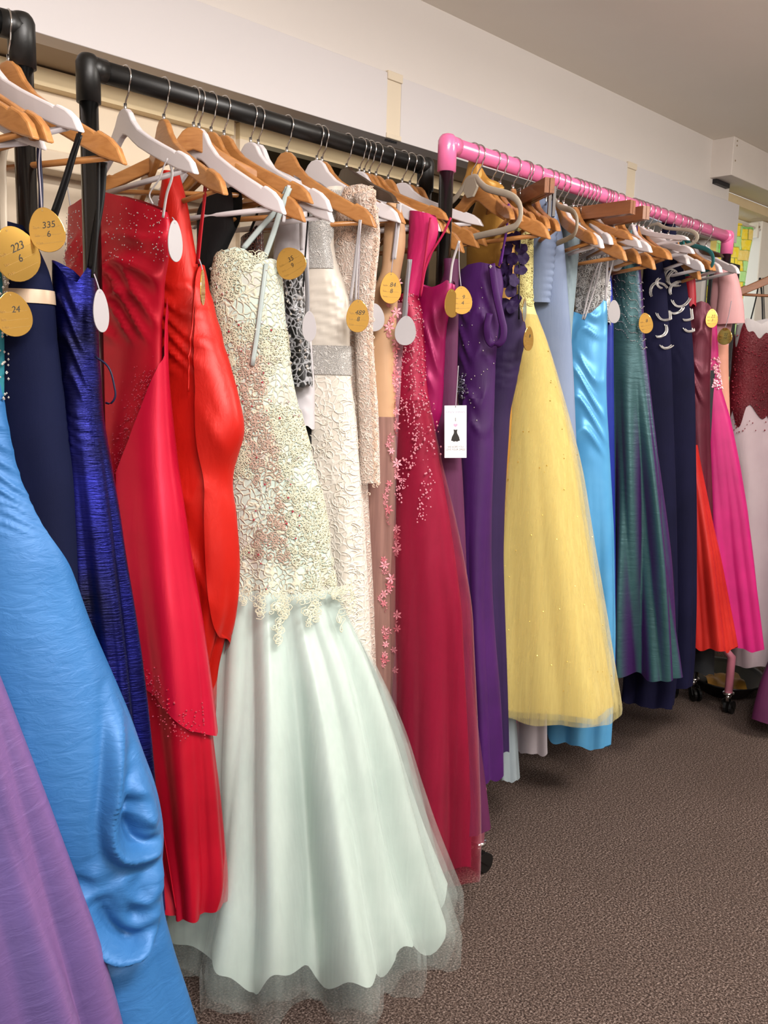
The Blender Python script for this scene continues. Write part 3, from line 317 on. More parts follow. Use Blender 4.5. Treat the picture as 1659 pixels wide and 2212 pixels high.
"yellow": {"X":2.02,"Y":1.4513,"al":28,"rows":[[1.7464,-0.0173,0.0195,0.022],[1.6763,-0.015,0.0207,0.025],[1.591,-0.0095,0.0195,0.03],[1.5296,-0.0076,0.0182,0.032],[1.4802,-0.0008,0.0264,0.036],[1.4305,0.011,0.0396,0.042],[1.3306,0.0254,0.0579,0.055],[1.2041,0.0386,0.0789,0.07],[1.0761,0.0513,0.0983,0.085],[0.9461,0.0604,0.1155,0.1],[0.8143,0.0708,0.1342,0.11],[0.6809,0.0825,0.1545,0.12],[0.5457,0.0942,0.1736,0.13],[0.4636,0.1008,0.186,0.135],[0.4085,0.1047,0.1931,0.135]],"vc":-0.03,"straps":[],"top":[[-0.035,1.7303],[-0.0187,1.737],[0.0029,1.7357]],"waist":1.4678},
"slate": {"X":2.1,"Y":1.4531,"al":18,"rows":[[1.8059,-0.0478,0.0459,0.022],[1.7744,-0.0369,0.0524,0.025],[1.7117,-0.0184,0.0568,0.028],[1.6366,-0.005,0.0567,0.03],[1.5361,0.0072,0.0569,0.03],[1.4348,0.0188,0.0605,0.03],[1.294,0.0327,0.0626,0.034],[1.0729,0.0526,0.0638,0.036],[0.6722,0.0918,0.0674,0.04],[0.3957,0.1111,0.0718,0.04]],"vc":0.0,"straps":[],"pts":{"sleeve":[[0.0001,-0.0198,1.7627],[0.0013,-0.0265,1.7067],[0.0017,-0.0295,1.645],[0.0014,-0.03,1.5832],[-0.0002,-0.0296,1.5148]]},"top":[[-0.0937,1.7964],[-0.058,1.8062],[-0.0194,1.8019],[0.0018,1.7925]]},
"white_slip": {"X":2.155,"Y":1.4543,"al":15,"rows":[[1.6443,-0.0419,0.0337,0.02],[1.3326,-0.0385,0.0483,0.025],[0.7873,-0.03,0.0571,0.03],[0.3562,-0.0213,0.0582,0.035],[0.2091,-0.0135,0.0601,0.035],[0.1826,-0.0113,0.061,0.035]],"vc":0.0,"straps":[]},
"powder": {"X":2.19,"Y":1.4551,"al":15,"rows":[[1.7476,0.0078,0.0337,0.02],[1.6843,0.009,0.031,0.022],[1.6205,0.0115,0.0266,0.025],[1.5434,0.0134,0.0223,0.026],[1.4656,0.014,0.0177,0.028],[1.3345,0.0177,0.0174,0.03],[1.0656,0.0131,0.0338,0.03],[0.643,-0.0058,0.035,0.03]],"vc":0.0,"straps":[],"top":[[-0.0255,1.7306],[0.0072,1.747],[0.0424,1.743]]},
"pale_hem": {"X":1.95,"Y":1.4497,"al":12,"rows":[[1.4515,-0.0439,0.0331,0.02],[0.9473,-0.0114,0.0332,0.025],[0.419,0.0299,0.0289,0.028],[0.2162,0.0528,0.0263,0.03],[0.1754,0.0578,0.0263,0.03]],"vc":0.0,"straps":[]},
"clear_lace": {"X":2.41,"Y":1.4601,"al":15,"rows":[[1.7279,-0.0513,0.0462,0.022],[1.6728,-0.0415,0.0497,0.025],[1.5902,-0.0305,0.0525,0.028],[1.4793,-0.0214,0.0534,0.03]],"vc":0.0,"straps":[],"top":[[-0.0948,1.6751],[-0.0523,1.6907],[-0.0198,1.7129],[-0.0005,1.6972]]},
"sky": {"X":2.36,"Y":1.4589,"al":20,"rows":[[1.5474,-0.0346,0.0731,0.028],[1.5036,-0.0299,0.0753,0.03],[1.4348,-0.0272,0.0755,0.032],[1.3378,-0.0234,0.0752,0.034],[1.2398,-0.0183,0.0776,0.036],[1.1268,-0.0094,0.0829,0.04],[0.984,0.0019,0.0891,0.044],[0.8395,0.0134,0.0953,0.05],[0.6927,0.0222,0.1002,0.055],[0.5438,0.0298,0.1038,0.06],[0.3921,0.0338,0.1039,0.06],[0.2531,0.0349,0.1003,0.06],[0.1623,0.0352,0.0986,0.06]],"vc":0.0,"straps":[{"p":[[-0.0231,-0.03,1.4878],[-0.0022,-0.03,1.5952],[0.0264,-0.03,1.6807]],"w":0.006,"m":"white","n":"strap"},{"p":[[-0.0165,-0.035,1.4874],[0.0092,-0.035,1.5812],[0.0287,-0.035,1.6799]],"w":0.006,"m":"white","n":"strap"},{"p":[[0.042,-0.03,1.5411],[0.0406,-0.03,1.6473],[0.0392,-0.03,1.7522]],"w":0.008,"m":"white","n":"strap"},{"p":[[0.0421,-0.03,1.5811],[0.0572,-0.03,1.66],[0.072,-0.03,1.7378]],"w":0.006,"m":"white","n":"strap"}],"top":[[-0.1065,1.5206],[-0.0542,1.5125],[-0.0281,1.5013],[-0.0014,1.5068],[0.023,1.5289],[0.0385,1.5492]]},
"cobalt": {"X":2.44,"Y":1.4607,"al":15,"rows":[[1.6759,-0.0327,0.034,0.02],[1.6069,-0.0364,0.0479,0.025],[1.5373,-0.0372,0.0576,0.028],[1.3397,-0.0239,0.0587,0.03],[1.1966,-0.0103,0.056,0.03],[0.7573,0.0275,0.0516,0.03],[0.3792,0.0595,0.0447,0.03]],"vc":0.0,"straps":[],"top":[[-0.0798,1.5901],[-0.0414,1.6114],[-0.0152,1.6316],[0.0071,1.6811]]},
"teal_taffeta": {"X":2.56,"Y":1.4634,"al":18,"rows":[[1.7861,0.0009,0.0195,0.022],[1.7162,-0.003,0.0325,0.025],[1.6598,-0.0043,0.042,0.028],[1.5887,-0.0019,0.0501,0.03],[1.5171,0.0007,0.0568,0.032],[1.4421,0.0042,0.0614,0.032],[1.3433,0.015,0.0689,0.036],[1.1968,0.0312,0.0786,0.042],[1.0487,0.0483,0.0892,0.048],[0.899,0.0641,0.0984,0.054],[0.7475,0.0794,0.107,0.06],[0.5941,0.0933,0.1142,0.065],[0.439,0.1082,0.1223,0.068],[0.3608,0.1157,0.1264,0.068]],"vc":0.0,"straps":[{"p":[[-0.0474,-0.03,1.6576],[-0.0366,-0.03,1.7135],[-0.0174,-0.03,1.7684]],"w":0.009,"m":"cream","n":"strap"}],"top":[[-0.0478,1.6754],[-0.0167,1.7137],[0.0009,1.7687],[0.0207,1.7879]],"waist":1.4421},
"navy_bead": {"X":2.74,"Y":1.4675,"al":18,"rows":[[1.7307,-0.0136,0.025,0.02],[1.6787,-0.0056,0.0324,0.022],[1.6192,0.0001,0.0399,0.025],[1.5293,0.0064,0.046,0.028],[1.4389,0.0149,0.0514,0.03],[1.3478,0.0236,0.0538,0.032],[1.1945,0.0367,0.0563,0.035],[0.8827,0.0649,0.0599,0.04],[0.5631,0.0924,0.0606,0.044],[0.318,0.1115,0.0579,0.046],[0.235,0.1168,0.0542,0.046],[0.1964,0.118,0.0495,0.046]],"vc":0.0,"straps":[],"top":[[-0.0356,1.7082],[-0.0154,1.7237],[0.0117,1.7297]],"waist":1.4389},
"navy_bead2": {"X":2.84,"Y":1.4697,"al":18,"rows":[[1.8552,-0.0149,0.0208,0.018],[1.8101,-0.0117,0.0239,0.018],[1.7496,-0.0043,0.0299,0.02],[1.6889,0.0045,0.0405,0.022],[1.6279,0.0141,0.0488,0.025],[1.536,0.0253,0.0534,0.028],[1.4436,0.0366,0.0581,0.03],[1.3506,0.0457,0.0605,0.032],[1.1942,0.0594,0.0631,0.036],[0.8754,0.0845,0.0654,0.04],[0.5481,0.1071,0.0646,0.044],[0.3476,0.1204,0.0604,0.046],[0.2492,0.1253,0.0551,0.046]],"vc":0.0,"straps":[],"top":[[-0.0346,1.8493],[-0.0121,1.855],[0.0065,1.8509]],"waist":1.5175},
"red_small": {"X":2.92,"Y":1.4715,"al":15,"rows":[[1.7348,0.0278,0.0164,0.018],[1.6654,0.0346,0.0179,0.02],[1.6034,0.0408,0.0195,0.02],[1.5723,0.0447,0.018,0.02]],"vc":0.0,"straps":[]},
"burgundy": {"X":2.97,"Y":1.4727,"al":18,"rows":[[1.5841,0.0485,0.0474,0.02],[1.529,0.0489,0.0498,0.024],[1.4497,0.0518,0.05,0.026],[1.354,0.0568,0.0494,0.026],[1.2736,0.0614,0.0496,0.028],[1.1927,0.0668,0.0489,0.03],[1.0296,0.0808,0.0508,0.034],[0.8645,0.0949,0.0526,0.036],[0.6129,0.1149,0.0539,0.038]],"vc":0.0,"straps":[],"top":[[0.003,1.5699],[0.0303,1.578],[0.0599,1.5901],[0.0826,1.5824],[0.0976,1.5631]],"waist":1.4178},
"orange": {"X":2.93,"Y":1.4718,"al":20,"rows":[[1.0963,0.0743,0.0246,0.025],[1.0316,0.0837,0.0309,0.03],[0.869,0.1106,0.0488,0.04],[0.7051,0.1377,0.0669,0.05],[0.5396,0.165,0.0788,0.055],[0.3815,0.1934,0.0891,0.06]],"vc":0.0,"straps":[]},
"charcoal_hem": {"X":3.04,"Y":1.4742,"al":10,"rows":[[1.3558,0.0765,0.0193,0.02],[0.8612,0.1095,0.0213,0.02],[0.5211,0.1308,0.0323,0.025],[0.256,0.1427,0.0386,0.025]],"vc":0.0,"straps":[]},
"blush_sleeve": {"X":3.13,"Y":1.4763,"al":22,"rows":[[1.7262,0.0558,0.0248,0.02],[1.6859,0.059,0.0342,0.022],[1.621,0.0633,0.0413,0.024],[1.5395,0.0642,0.0407,0.026],[1.4574,0.0629,0.033,0.028],[1.3582,0.0723,0.0316,0.028],[1.1073,0.1017,0.0318,0.03],[0.766,0.1407,0.0361,0.03]],"vc":0.0,"straps":[],"pts":{"sleeve":[[0.071,-0.0194,1.6995],[0.084,-0.0185,1.6513],[0.0923,-0.0178,1.5869],[0.0958,-0.0153,1.5222]]},"top":[[0.032,1.7177],[0.0532,1.7286],[0.081,1.7236]],"waist":1.4491},
"fuchsia": {"X":3.06,"Y":1.4747,"al":22,"rows":[[1.535,0.0524,0.0247,0.02],[1.4217,0.0635,0.0286,0.022],[1.3204,0.0713,0.0303,0.026],[1.1927,0.1005,0.0497,0.034],[1.0275,0.1304,0.067,0.042],[0.8608,0.1597,0.0804,0.05],[0.6923,0.1863,0.0877,0.056],[0.5226,0.2165,0.0888,0.06],[0.3685,0.2439,0.0882,0.062]],"vc":-0.02,"straps":[],"waist":1.3204},
"ballgown": {"X":3.55,"Y":1.42,"al":55,"rows":[[1.5722,0.0027,0.1137,0.05],[1.5117,0.0066,0.1226,0.06],[1.4401,0.0098,0.1262,0.065],[1.368,0.0141,0.1299,0.065],[1.2772,0.0223,0.1395,0.068],[1.2224,0.0308,0.148,0.075],[1.0936,0.0599,0.1671,0.1],[0.9063,0.1068,0.1935,0.14],[0.7151,0.1485,0.2182,0.17],[0.52,0.1853,0.2373,0.2],[0.3209,0.2225,0.2618,0.22],[0.1793,0.2447,0.2763,0.23]],"vc":0.0,"straps":[],"top":[[-0.1132,1.5394],[-0.0955,1.5652],[-0.0766,1.56],[-0.0436,1.5429],[-0.007,1.5617],[0.045,1.5728],[0.1238,1.5517]],"waist":1.2443},
"plum_hem": {"X":3.42,"Y":1.08,"al":55,"rows":[[1.627,-0.0239,0.0502,0.03],[1.369,0.0068,0.0796,0.035],[1.036,0.0513,0.1237,0.045],[0.6906,0.083,0.1731,0.06],[0.4595,0.0984,0.2267,0.07],[0.3329,0.1051,0.2657,0.08],[0.2419,0.0991,0.3042,0.085],[0.1313,0.1048,0.3334,0.09],[0.0658,0.1167,0.3501,0.095]],"vc":0.0,"straps":[]},
"black_right": {"X":3.72,"Y":1.52,"al":50,"rows":[[1.5811,0.0811,0.0891,0.03],[1.3729,0.0914,0.0899,0.03],[0.9848,0.1294,0.1015,0.035],[0.4808,0.184,0.1194,0.04]],"vc":0.0,"straps":[{"p":[[-0.033,-0.015,1.5766],[-0.0179,-0.015,1.6701],[-0.011,-0.015,1.7442]],"w":0.006,"m":"blackrib","n":"strap"},{"p":[[0.0206,-0.015,1.5596],[0.0059,-0.015,1.6709],[-0.009,-0.015,1.7443]],"w":0.008,"m":"blackrib","n":"strap"},{"p":[[0.0268,-0.015,1.5785],[0.0139,-0.015,1.6712],[0.0028,-0.015,1.7447]],"w":0.004,"m":"blackrib","n":"strap"}],"top":[[-0.0074,1.5595],[0.0279,1.578],[0.1716,1.5841]]}
}
HANGER_DATA = [
["0",0.646,1.5187,20.0,"wood",0.225,"the royal blue shimmering gown"],
["0",0.61,1.5234,8.5,"white",0.194,"the navy gown with the beige sash"],
["0",0.575,1.528,5.0,"wood",0.218,"the teal dress"],
["0",0.545,1.5319,8.0,"wood",0.216,"the light blue gown"],
["0",0.515,1.5358,23.0,"white",0.222,"the lilac gown"],
["1",0.905,1.6098,-2.0,"white",0.199,"the crimson satin gown"],
["1",0.99,1.6118,-7.5,"wood",0.224,"the vermilion taffeta gown"],
["1",1.06,1.6135,45.5,"wood",0.19,"the mint lace gown"],
["1",1.073,1.6138,9.0,"white",0.236,"the black dress"],
["1",1.103,1.6146,17.5,"wood",0.241,"the bronze sequin dress"],
["1",1.136,1.6153,12.0,"wood",0.205,""],
["1",1.206,1.617,6.0,"white",0.213,"the white dress with the gathered shoulder"],
["1",1.227,1.6175,1.0,"white",0.234,"the black sequin dress"],
["1",1.308,1.6195,18.0,"wood",0.224,"the ivory gown"],
["1",1.399,1.6217,12.0,"white",0.205,"the blush lace gown"],
["1",1.415,1.622,12.0,"wood",0.205,""],
["1",1.495,1.624,-18.0,"dark",0.166,"the nude floral gown"],
["1",1.539,1.625,12.0,"white",0.205,"the dusty pink gown"],
["1",1.555,1.6254,12.0,"wood",0.205,""],
["1",1.573,1.6258,12.0,"wood",0.205,"the raspberry beaded gown"],
["1",1.597,1.6264,1.0,"wood",0.179,"the hot pink dress"],
["1",1.641,1.6275,8.0,"wood",0.243,"the magenta satin dress"],
["1",1.694,1.6287,16.5,"white",0.17,"the plum gown"],
["1",1.723,1.6294,0.0,"wood",0.226,""],
["1",1.754,1.6302,0.0,"wood",0.218,""],
["p",1.748,1.4452,-17.0,"velvet",0.193,"the deep purple gown"],
["p",1.771,1.4457,-4.0,"wood",0.217,""],
["p",1.833,1.4471,-44.0,"wood",0.18,"the aubergine petal gown"],
["p",1.866,1.4478,-44.0,"wood",0.18,"the gold halter dress"],
["p",1.923,1.4491,-44.0,"wood",0.18,""],
["p",1.97,1.4502,-33.0,"board",0.06,""],
["p",1.982,1.4504,-44.0,"wood",0.18,"the yellow tulle gown"],
["p",2.027,1.4514,-44.0,"wood",0.18,""],
["p",2.081,1.4527,-49.5,"clip",0.09,"the slate blue gown"],
["p",2.108,1.4533,-37.0,"velvet",0.171,"the powder blue gown"],
["p",2.14,1.454,-34.0,"wood",0.196,""],
["p",2.167,1.4546,-33.0,"white",0.201,"the white slip dress"],
["p",2.219,1.4558,-21.0,"wood",0.223,""],
["p",2.24,1.4562,-1.5,"board",0.06,""],
["p",2.266,1.4568,-25.0,"wood",0.166,"the clear lace dress"],
["p",2.288,1.4573,-44.0,"white",0.18,""],
["p",2.308,1.4578,-44.0,"wood",0.18,""],
["p",2.328,1.4582,-26.5,"white",0.179,"the sky blue gown"],
["p",2.375,1.4593,-15.5,"board",0.06,""],
["p",2.393,1.4597,-27.0,"white",0.184,"the cobalt blue dress"],
["p",2.407,1.46,-38.0,"wood",0.216,""],
["p",2.433,1.4606,-29.0,"wood",0.226,"the teal taffeta gown"],
["p",2.477,1.4616,-22.5,"wood",0.192,""],
["p",2.565,1.4635,-44.0,"white",0.18,""],
["p",2.588,1.4641,-44.0,"wood",0.18,""],
["p",2.609,1.4645,-25.0,"white",0.124,"the navy beaded gown"],
["p",2.639,1.4652,-44.0,"wood",0.18,""],
["p",2.672,1.466,-28.5,"white",0.156,""],
["p",2.709,1.4668,-23.5,"velvet",0.074,""],
["p",2.76,1.4679,-44.0,"white",0.18,"the second navy beaded gown"],
["p",2.815,1.4692,-37.0,"white",0.195,""],
["p",2.868,1.4704,-46.5,"wood",0.215,"the red dress"],
["p",2.909,1.4713,-33.5,"teal",0.171,"the burgundy satin gown"],
["p",2.929,1.4717,-44.0,"wood",0.18,""],
["p",2.95,1.4722,-44.0,"wood",0.18,"the orange-red organza gown"],
["p",3.004,1.4734,-44.0,"white",0.18,""],
["p",3.022,1.4738,-46.0,"dark",0.131,"the fuchsia gown"],
["p",3.11,1.4758,-40.0,"white",0.172,"the blush dress with short sleeves"],
["r",3.62,1.37,55,"walnut",0.2,"the pale pink ball gown"]
]
TAG_DATA = [
{"p":[0.633,1.3864,1.5482],"L":0.0681,"roll":0.191,"yaw":-32.5,"k":"gold","w":0.78,"t":["335","6"],"label":"gold egg-shaped tag reading 335, hanging on a navy ribbon at the left post","s":[[0.6329,1.3865,1.5454],[0.6323,1.3874,1.5814],[0.6317,1.3883,1.6157],[0.6351,1.3832,1.6563]]},
{"p":[0.5746,1.3871,1.5111],"L":0.0833,"roll":0.476,"yaw":12.5,"k":"gold","w":0.95,"t":["223","6"],"label":"gold tag reading 223 mirroring green in front of the teal dress","s":[]},
{"p":[0.5812,1.3949,1.4161],"L":0.0686,"roll":0.16,"yaw":2.4,"k":"gold","w":0.85,"t":["24",""],"label":"mirror gold tag half hidden below the tag reading 223","s":[]},
{"p":[0.7189,1.3709,1.4312],"L":0.0698,"roll":0.051,"yaw":12.3,"k":"white","w":0.45,"t":[],"label":"pale grey tag back hanging on the royal blue shimmering gown","s":[[0.7134,1.3779,1.4546],[0.7161,1.3744,1.4429],[0.7188,1.3709,1.4283]]},
{"p":[0.8987,1.4307,1.5711],"L":0.0736,"roll":0.024,"yaw":7.9,"k":"white","w":0.45,"t":[],"label":"pale pink tag back at the side of the crimson satin gown","s":[[0.898,1.4372,1.5757],[0.8984,1.4333,1.5729],[0.8987,1.4308,1.5671]]},
{"p":[0.9692,1.4472,1.4927],"L":0.0668,"roll":-0.056,"yaw":46.2,"k":"gold","w":0.7,"t":[],"label":"tag seen edge-on beside the zip of the vermilion gown","s":[[0.967,1.456,1.5117],[0.9681,1.4516,1.503],[0.9692,1.4472,1.4901]]},
{"p":[1.153,1.4355,1.5506],"L":0.0633,"roll":0.517,"yaw":-58.8,"k":"gold","w":1.0,"t":["35","9"],"label":"mirror gold tag reflecting red beside the mint lace gown","s":[]},
{"p":[1.2132,1.4235,1.4323],"L":0.0623,"roll":0.013,"yaw":-20.4,"k":"white","w":0.5,"t":[],"label":"grey tag back in front of the black sequin dress","s":[]},
{"p":[1.348,1.4183,1.4662],"L":0.0701,"roll":-0.021,"yaw":-43.5,"k":"gold","w":0.7,"t":["489","8"],"label":"gold tag reading 489 in front of the ivory gown","s":[[1.3481,1.4179,1.628],[1.348,1.4182,1.551],[1.348,1.4183,1.4632]]},
{"p":[1.4321,1.4548,1.4662],"L":0.0629,"roll":-0.009,"yaw":-34.5,"k":"white","w":0.8,"t":[],"label":"pale tag back behind the lace sleeve of the blush gown","s":[]},
{"p":[1.4599,1.4303,1.5358],"L":0.0695,"roll":-0.003,"yaw":-35.6,"k":"gold","w":0.7,"t":["84","8"],"label":"gold tag reading 84 under the nude bodice","s":[[1.4624,1.4185,1.6538],[1.4613,1.4237,1.5941],[1.4599,1.4302,1.5338]]},
{"p":[1.4956,1.4111,1.4414],"L":0.067,"roll":-0.065,"yaw":-46.7,"k":"white","w":0.72,"t":[],"label":"white tag back hanging in front of the raspberry beaded gown","s":[[1.4963,1.4083,1.5666],[1.4955,1.4113,1.4848],[1.4956,1.411,1.4393]]},
{"p":[1.5812,1.325,1.5107],"L":0.0631,"roll":0.09,"yaw":-40.0,"k":"gold","w":0.75,"t":["9","4"],"label":"mirror gold tag in front of the plum gown, facing out","s":[[1.5803,1.3347,1.6062],[1.5806,1.332,1.55],[1.5812,1.3249,1.5086]]},
{"p":[1.5556,1.3319,1.5026],"L":0.0638,"roll":0.087,"yaw":0.6,"k":"gold","w":0.75,"t":[],"label":"mirror gold tag turned sideways against the magenta satin dress","s":[]},
{"p":[1.8292,1.3254,1.5028],"L":0.0562,"roll":-0.011,"yaw":23.9,"k":"gold","w":0.8,"t":[],"label":"bronze tag seen edge-on above the aubergine bodice","s":[]},
{"p":[1.8239,1.3049,1.4346],"L":0.0597,"roll":-0.006,"yaw":5.6,"k":"gold","w":0.8,"t":["8",""],"label":"dark mirror tag between the aubergine and yellow gowns","s":[]},
{"p":[2.3923,1.4102,1.6896],"L":0.0587,"roll":0.019,"yaw":-39.5,"k":"white","w":0.75,"t":[],"label":"white tag back hanging above the sky blue gown by the pale strap","s":[]},
{"p":[2.3456,1.3814,1.5426],"L":0.0667,"roll":0.084,"yaw":-29.5,"k":"white","w":0.6,"t":[],"label":"white tag back beside the beaded top of the sky blue gown","s":[]},
{"p":[2.5331,1.3844,1.5185],"L":0.0634,"roll":0.242,"yaw":-41.3,"k":"gold","w":0.7,"t":["8",""],"label":"gold tag poking out between the teal taffeta and navy gowns","s":[]},
{"p":[2.9535,1.3618,1.5607],"L":0.0634,"roll":0.054,"yaw":-57.2,"k":"gold","w":0.62,"t":["22","3"],"label":"gold tag on the shoulder of the burgundy satin gown","s":[]},
{"p":[3.0449,1.3518,1.5025],"L":0.0586,"roll":0.054,"yaw":-81.1,"k":"gold","w":0.85,"t":["22","10"],"label":"dark gold tag reading 22 and 10 below the blush short sleeve","s":[[3.0501,1.3391,1.5935],[3.0475,1.3455,1.5308],[3.045,1.3516,1.4993]]},
{"p":[3.0578,1.4001,1.4561],"L":0.0484,"roll":0.046,"yaw":-25.4,"k":"gold","w":0.6,"t":[],"label":"small gold tag tucked between the burgundy and fuchsia gowns","s":[]},
{"p":[1.5809,1.3277,1.2402],"L":0.122,"roll":0.038,"yaw":-50.0,"k":"card","w":0.42,"t":[],"label":"white rectangular dress tag with a heart and a black dress on it","s":[[1.5812,1.3242,1.3317],[1.5811,1.3256,1.2787],[1.581,1.3275,1.2359]]}
]

# ------------------------------------------------------------------ the room
def slab(name, lo, hi, mat, parent=None, bevel=0.0):
    return MB().box(lo, hi).build(name, mat, parent, bevel=bevel)
def room_materials():
    m, t, p = nt('carpet'); v = mapped(t, (1, 1, 1))
    n1 = noise(t, v, 210, 3, 0.7); n2 = noise(t, v, 3.0, 3); n3 = noise(t, v, 430, 2, 0.6)
    c = ramp(t, n1, [(0.38, lin('2a201d')), (0.5, lin('5c4c45')), (0.63, lin('94827a')), (0.72, lin('c0b0a6'))])
    c2 = mixc(t, ramp(t, n2, [(0.35, (0.0,)*3 + (1,)), (0.7, (0.25,)*3 + (1,))]), c, lin('4c3f39'))
    t.links.new(c2, p.inputs['Base Color']); p.inputs['Roughness'].default_value = 0.95; p.inputs['Specular IOR Level'].default_value = 0.1
    bump(t, p, n3, 0.9, 0.006, bump(t, None, n1, 0.9, 0.008))
    plain('wall_white', 'd6cfca', 0.6, var=0.012, vs=3, bmp=0.05, bs=300)
    plain('board_white', 'd0cbcc', 0.45, var=0.006, vs=2)
    plain('ceiling_paint', 'f2ebe0', 0.8, var=0.02, vs=2, bmp=0.04, bs=160)
    plain('recess_cream', 'e4d3bb', 0.55, var=0.03, vs=4, bmp=0.05); plain('beam_cream', 'd9c49c', 0.55, var=0.04)
    plain('soffit_shade_taupe', 'a4927c', 0.7, var=0.04); plain('alcove_shade_brown', '54432a', 0.7, var=0.15, vs=5)  # shade under the overhang and in the alcove is put into these two colours
    plain('strip_cream', 'd8cab4', 0.5, var=0.02); plain('frame_white', 'eee8dc', 0.4, var=0.02)
    plain('box_white', 'd8cfc8', 0.55, var=0.02); plain('skirting_brown', '3a2a22', 0.5)
    plain('screen_black', '17161a', 0.5)
    # mosaic curtain: printed squares
    m, t, p = nt('mosaic_curtain')
    tc = t.nodes.new('ShaderNodeTexCoord'); mp = t.nodes.new('ShaderNodeMapping'); mp.inputs['Rotation'].default_value = (PI/2, 0, 0)
    t.links.new(tc.outputs['Object'], mp.inputs['Vector'])
    b = t.nodes.new('ShaderNodeTexBrick'); b.inputs['Scale'].default_value = 1.0; b.inputs['Brick Width'].default_value = 0.062; b.inputs['Row Height'].default_value = 0.055
    b.inputs['Mortar Size'].default_value = 0.0016; b.inputs['Color1'].default_value = (0, 0, 0, 1); b.inputs['Color2'].default_value = (1, 1, 1, 1); b.inputs['Mortar'].default_value = (0.5,)*3 + (1,)
    b.offset = 0.5; t.links.new(mp.outputs[0], b.inputs['Vector'])
    c = ramp(t, b.outputs['Color'], [(0.0, lin('f2cc30')), (0.34, lin('eac468')), (0.55, lin('78c85e')), (0.72, lin('fadc50')), (0.86, lin('b4d888')), (1.0, lin('f0d890'))])
    for n_ in t.nodes:
        if n_.type == 'VALTORGB': n_.color_ramp.interpolation = 'CONSTANT'
    c = mixc(t, b.outputs['Fac'], c, lin('8a8a3a'))
    nn = noise(t, mapped(t, (1, 1, 1)), 60, 3)
    c = mixc(t, ramp(t, nn, [(0.45, (0, 0, 0, 1)), (0.75, (0.35,)*3 + (1,))]), c, lin('f2e6b0'))
    t.links.new(c, p.inputs['Base Color']); p.inputs['Roughness'].default_value = 0.7
    tl = t.nodes.new('ShaderNodeBsdfTranslucent'); t.links.new(c, tl.inputs['Color']); mx = t.nodes.new('ShaderNodeMixShader'); mx.inputs[0].default_value = 0.5
    t.links.new(p.outputs[0], mx.inputs[1]); t.links.new(tl.outputs[0], mx.inputs[2]); t.links.new(mx.outputs[0], t.nodes['Material Output'].inputs['Surface'])
    m, t, p = nt('window_glass'); p.inputs['Transmission Weight'].default_value = 1.0; p.inputs['Roughness'].default_value = 0.02; p.inputs['IOR'].default_value = 1.05
    noise(t, mapped(t, (1, 1, 1)), 3)
room_materials()
struct(slab('floor', (-2.6, -3.2, -0.05), (6.4, 2.35, 0.0), 'carpet'))
struct(slab('ceiling', (-2.6, -3.2, 2.40), (6.4, 2.35, 2.45), 'ceiling_paint'))
struct(slab('wall_left', (-2.65, -3.2, 0), (-2.6, 2.35, 2.4), 'wall_white'))
struct(slab('wall_right', (6.4, -3.2, 0), (6.45, 2.35, 2.4), 'wall_white'))
struct(slab('wall_front', (-2.6, -3.25, 0), (6.4, -3.2, 2.4), 'wall_white'))
# rack wall: the upper part hangs forward over a recess
struct(slab('wall_back', (-2.6, 1.9, 1.99), (4.20, 1.96, 2.40), 'wall_white'))
struct(slab('trim_1', (-2.6, 1.96, 1.99), (4.20, 2.12, 2.01), 'soffit_shade_taupe'))  # soffit, its colour darkened for the shadow beneath the overhang
wb = struct(slab('wall_back_lower', (-2.6, 2.12, 0), (1.56, 2.18, 2.40), 'recess_cream'))
struct(slab('wall_back_alcove', (1.56, 2.30, 0), (4.20, 2.35, 2.40), 'alcove_shade_brown'))  # dark sheet at the back, the unlit depth painted into its colour
struct(slab('trim_2', (1.53, 2.10, 1.945), (4.20, 2.14, 1.988), 'beam_cream'))
struct(slab('trim_3', (-2.6, 2.085, 1.945), (1.50, 2.12, 1.985), 'beam_cream'))
struct(slab('trim_4', (1.53, 2.10, 0), (1.575, 2.16, 1.945), 'recess_cream'))
struct(slab('trim_5', (-2.6, 2.05, 1.755), (1.53, 2.12, 1.80), 'recess_cream', bevel=0.004))
struct(slab('trim_6', (1.60, 2.20, 1.60), (4.1, 2.30, 1.66), 'alcove_shade_brown'))
# flush white boards along the foot of the overhang, joined by cover strips
bd = struct(empty('trim_7', (-2.6, 1.9, 1.988)))
for x0, x1 in ((-2.6, 1.898), (1.956, 3.256), (3.322, 4.316)):
    slab('board', (x0+2.6, -0.006, 0), (x1+2.6, 0.0, 0.178), 'board_white', bd, bevel=0.0015)
for x0, x1 in ((1.898, 1.956), (3.256, 3.322)):
    s_ = slab('cover_strip', (x0+2.6, -0.004, 0.003), (x1+2.6, 0.0, 0.168), 'strip_cream', bd)
    for z0, z1 in ((0.160, 0.184), (0.0, 0.014)):
        slab('strip_end', (x0+2.598, -0.010, z0), (x1+2.602, 0.0, z1), 'strip_cream', s_, bevel=0.002)
    for k in range(4): MB().tube([(x0+2.604+k*0.012, 0.004, -0.004), (x0+2.610+k*0.012, -0.004, -0.006)], 0.0035, 5).build('bracket_tooth', 'screen_black', s_)
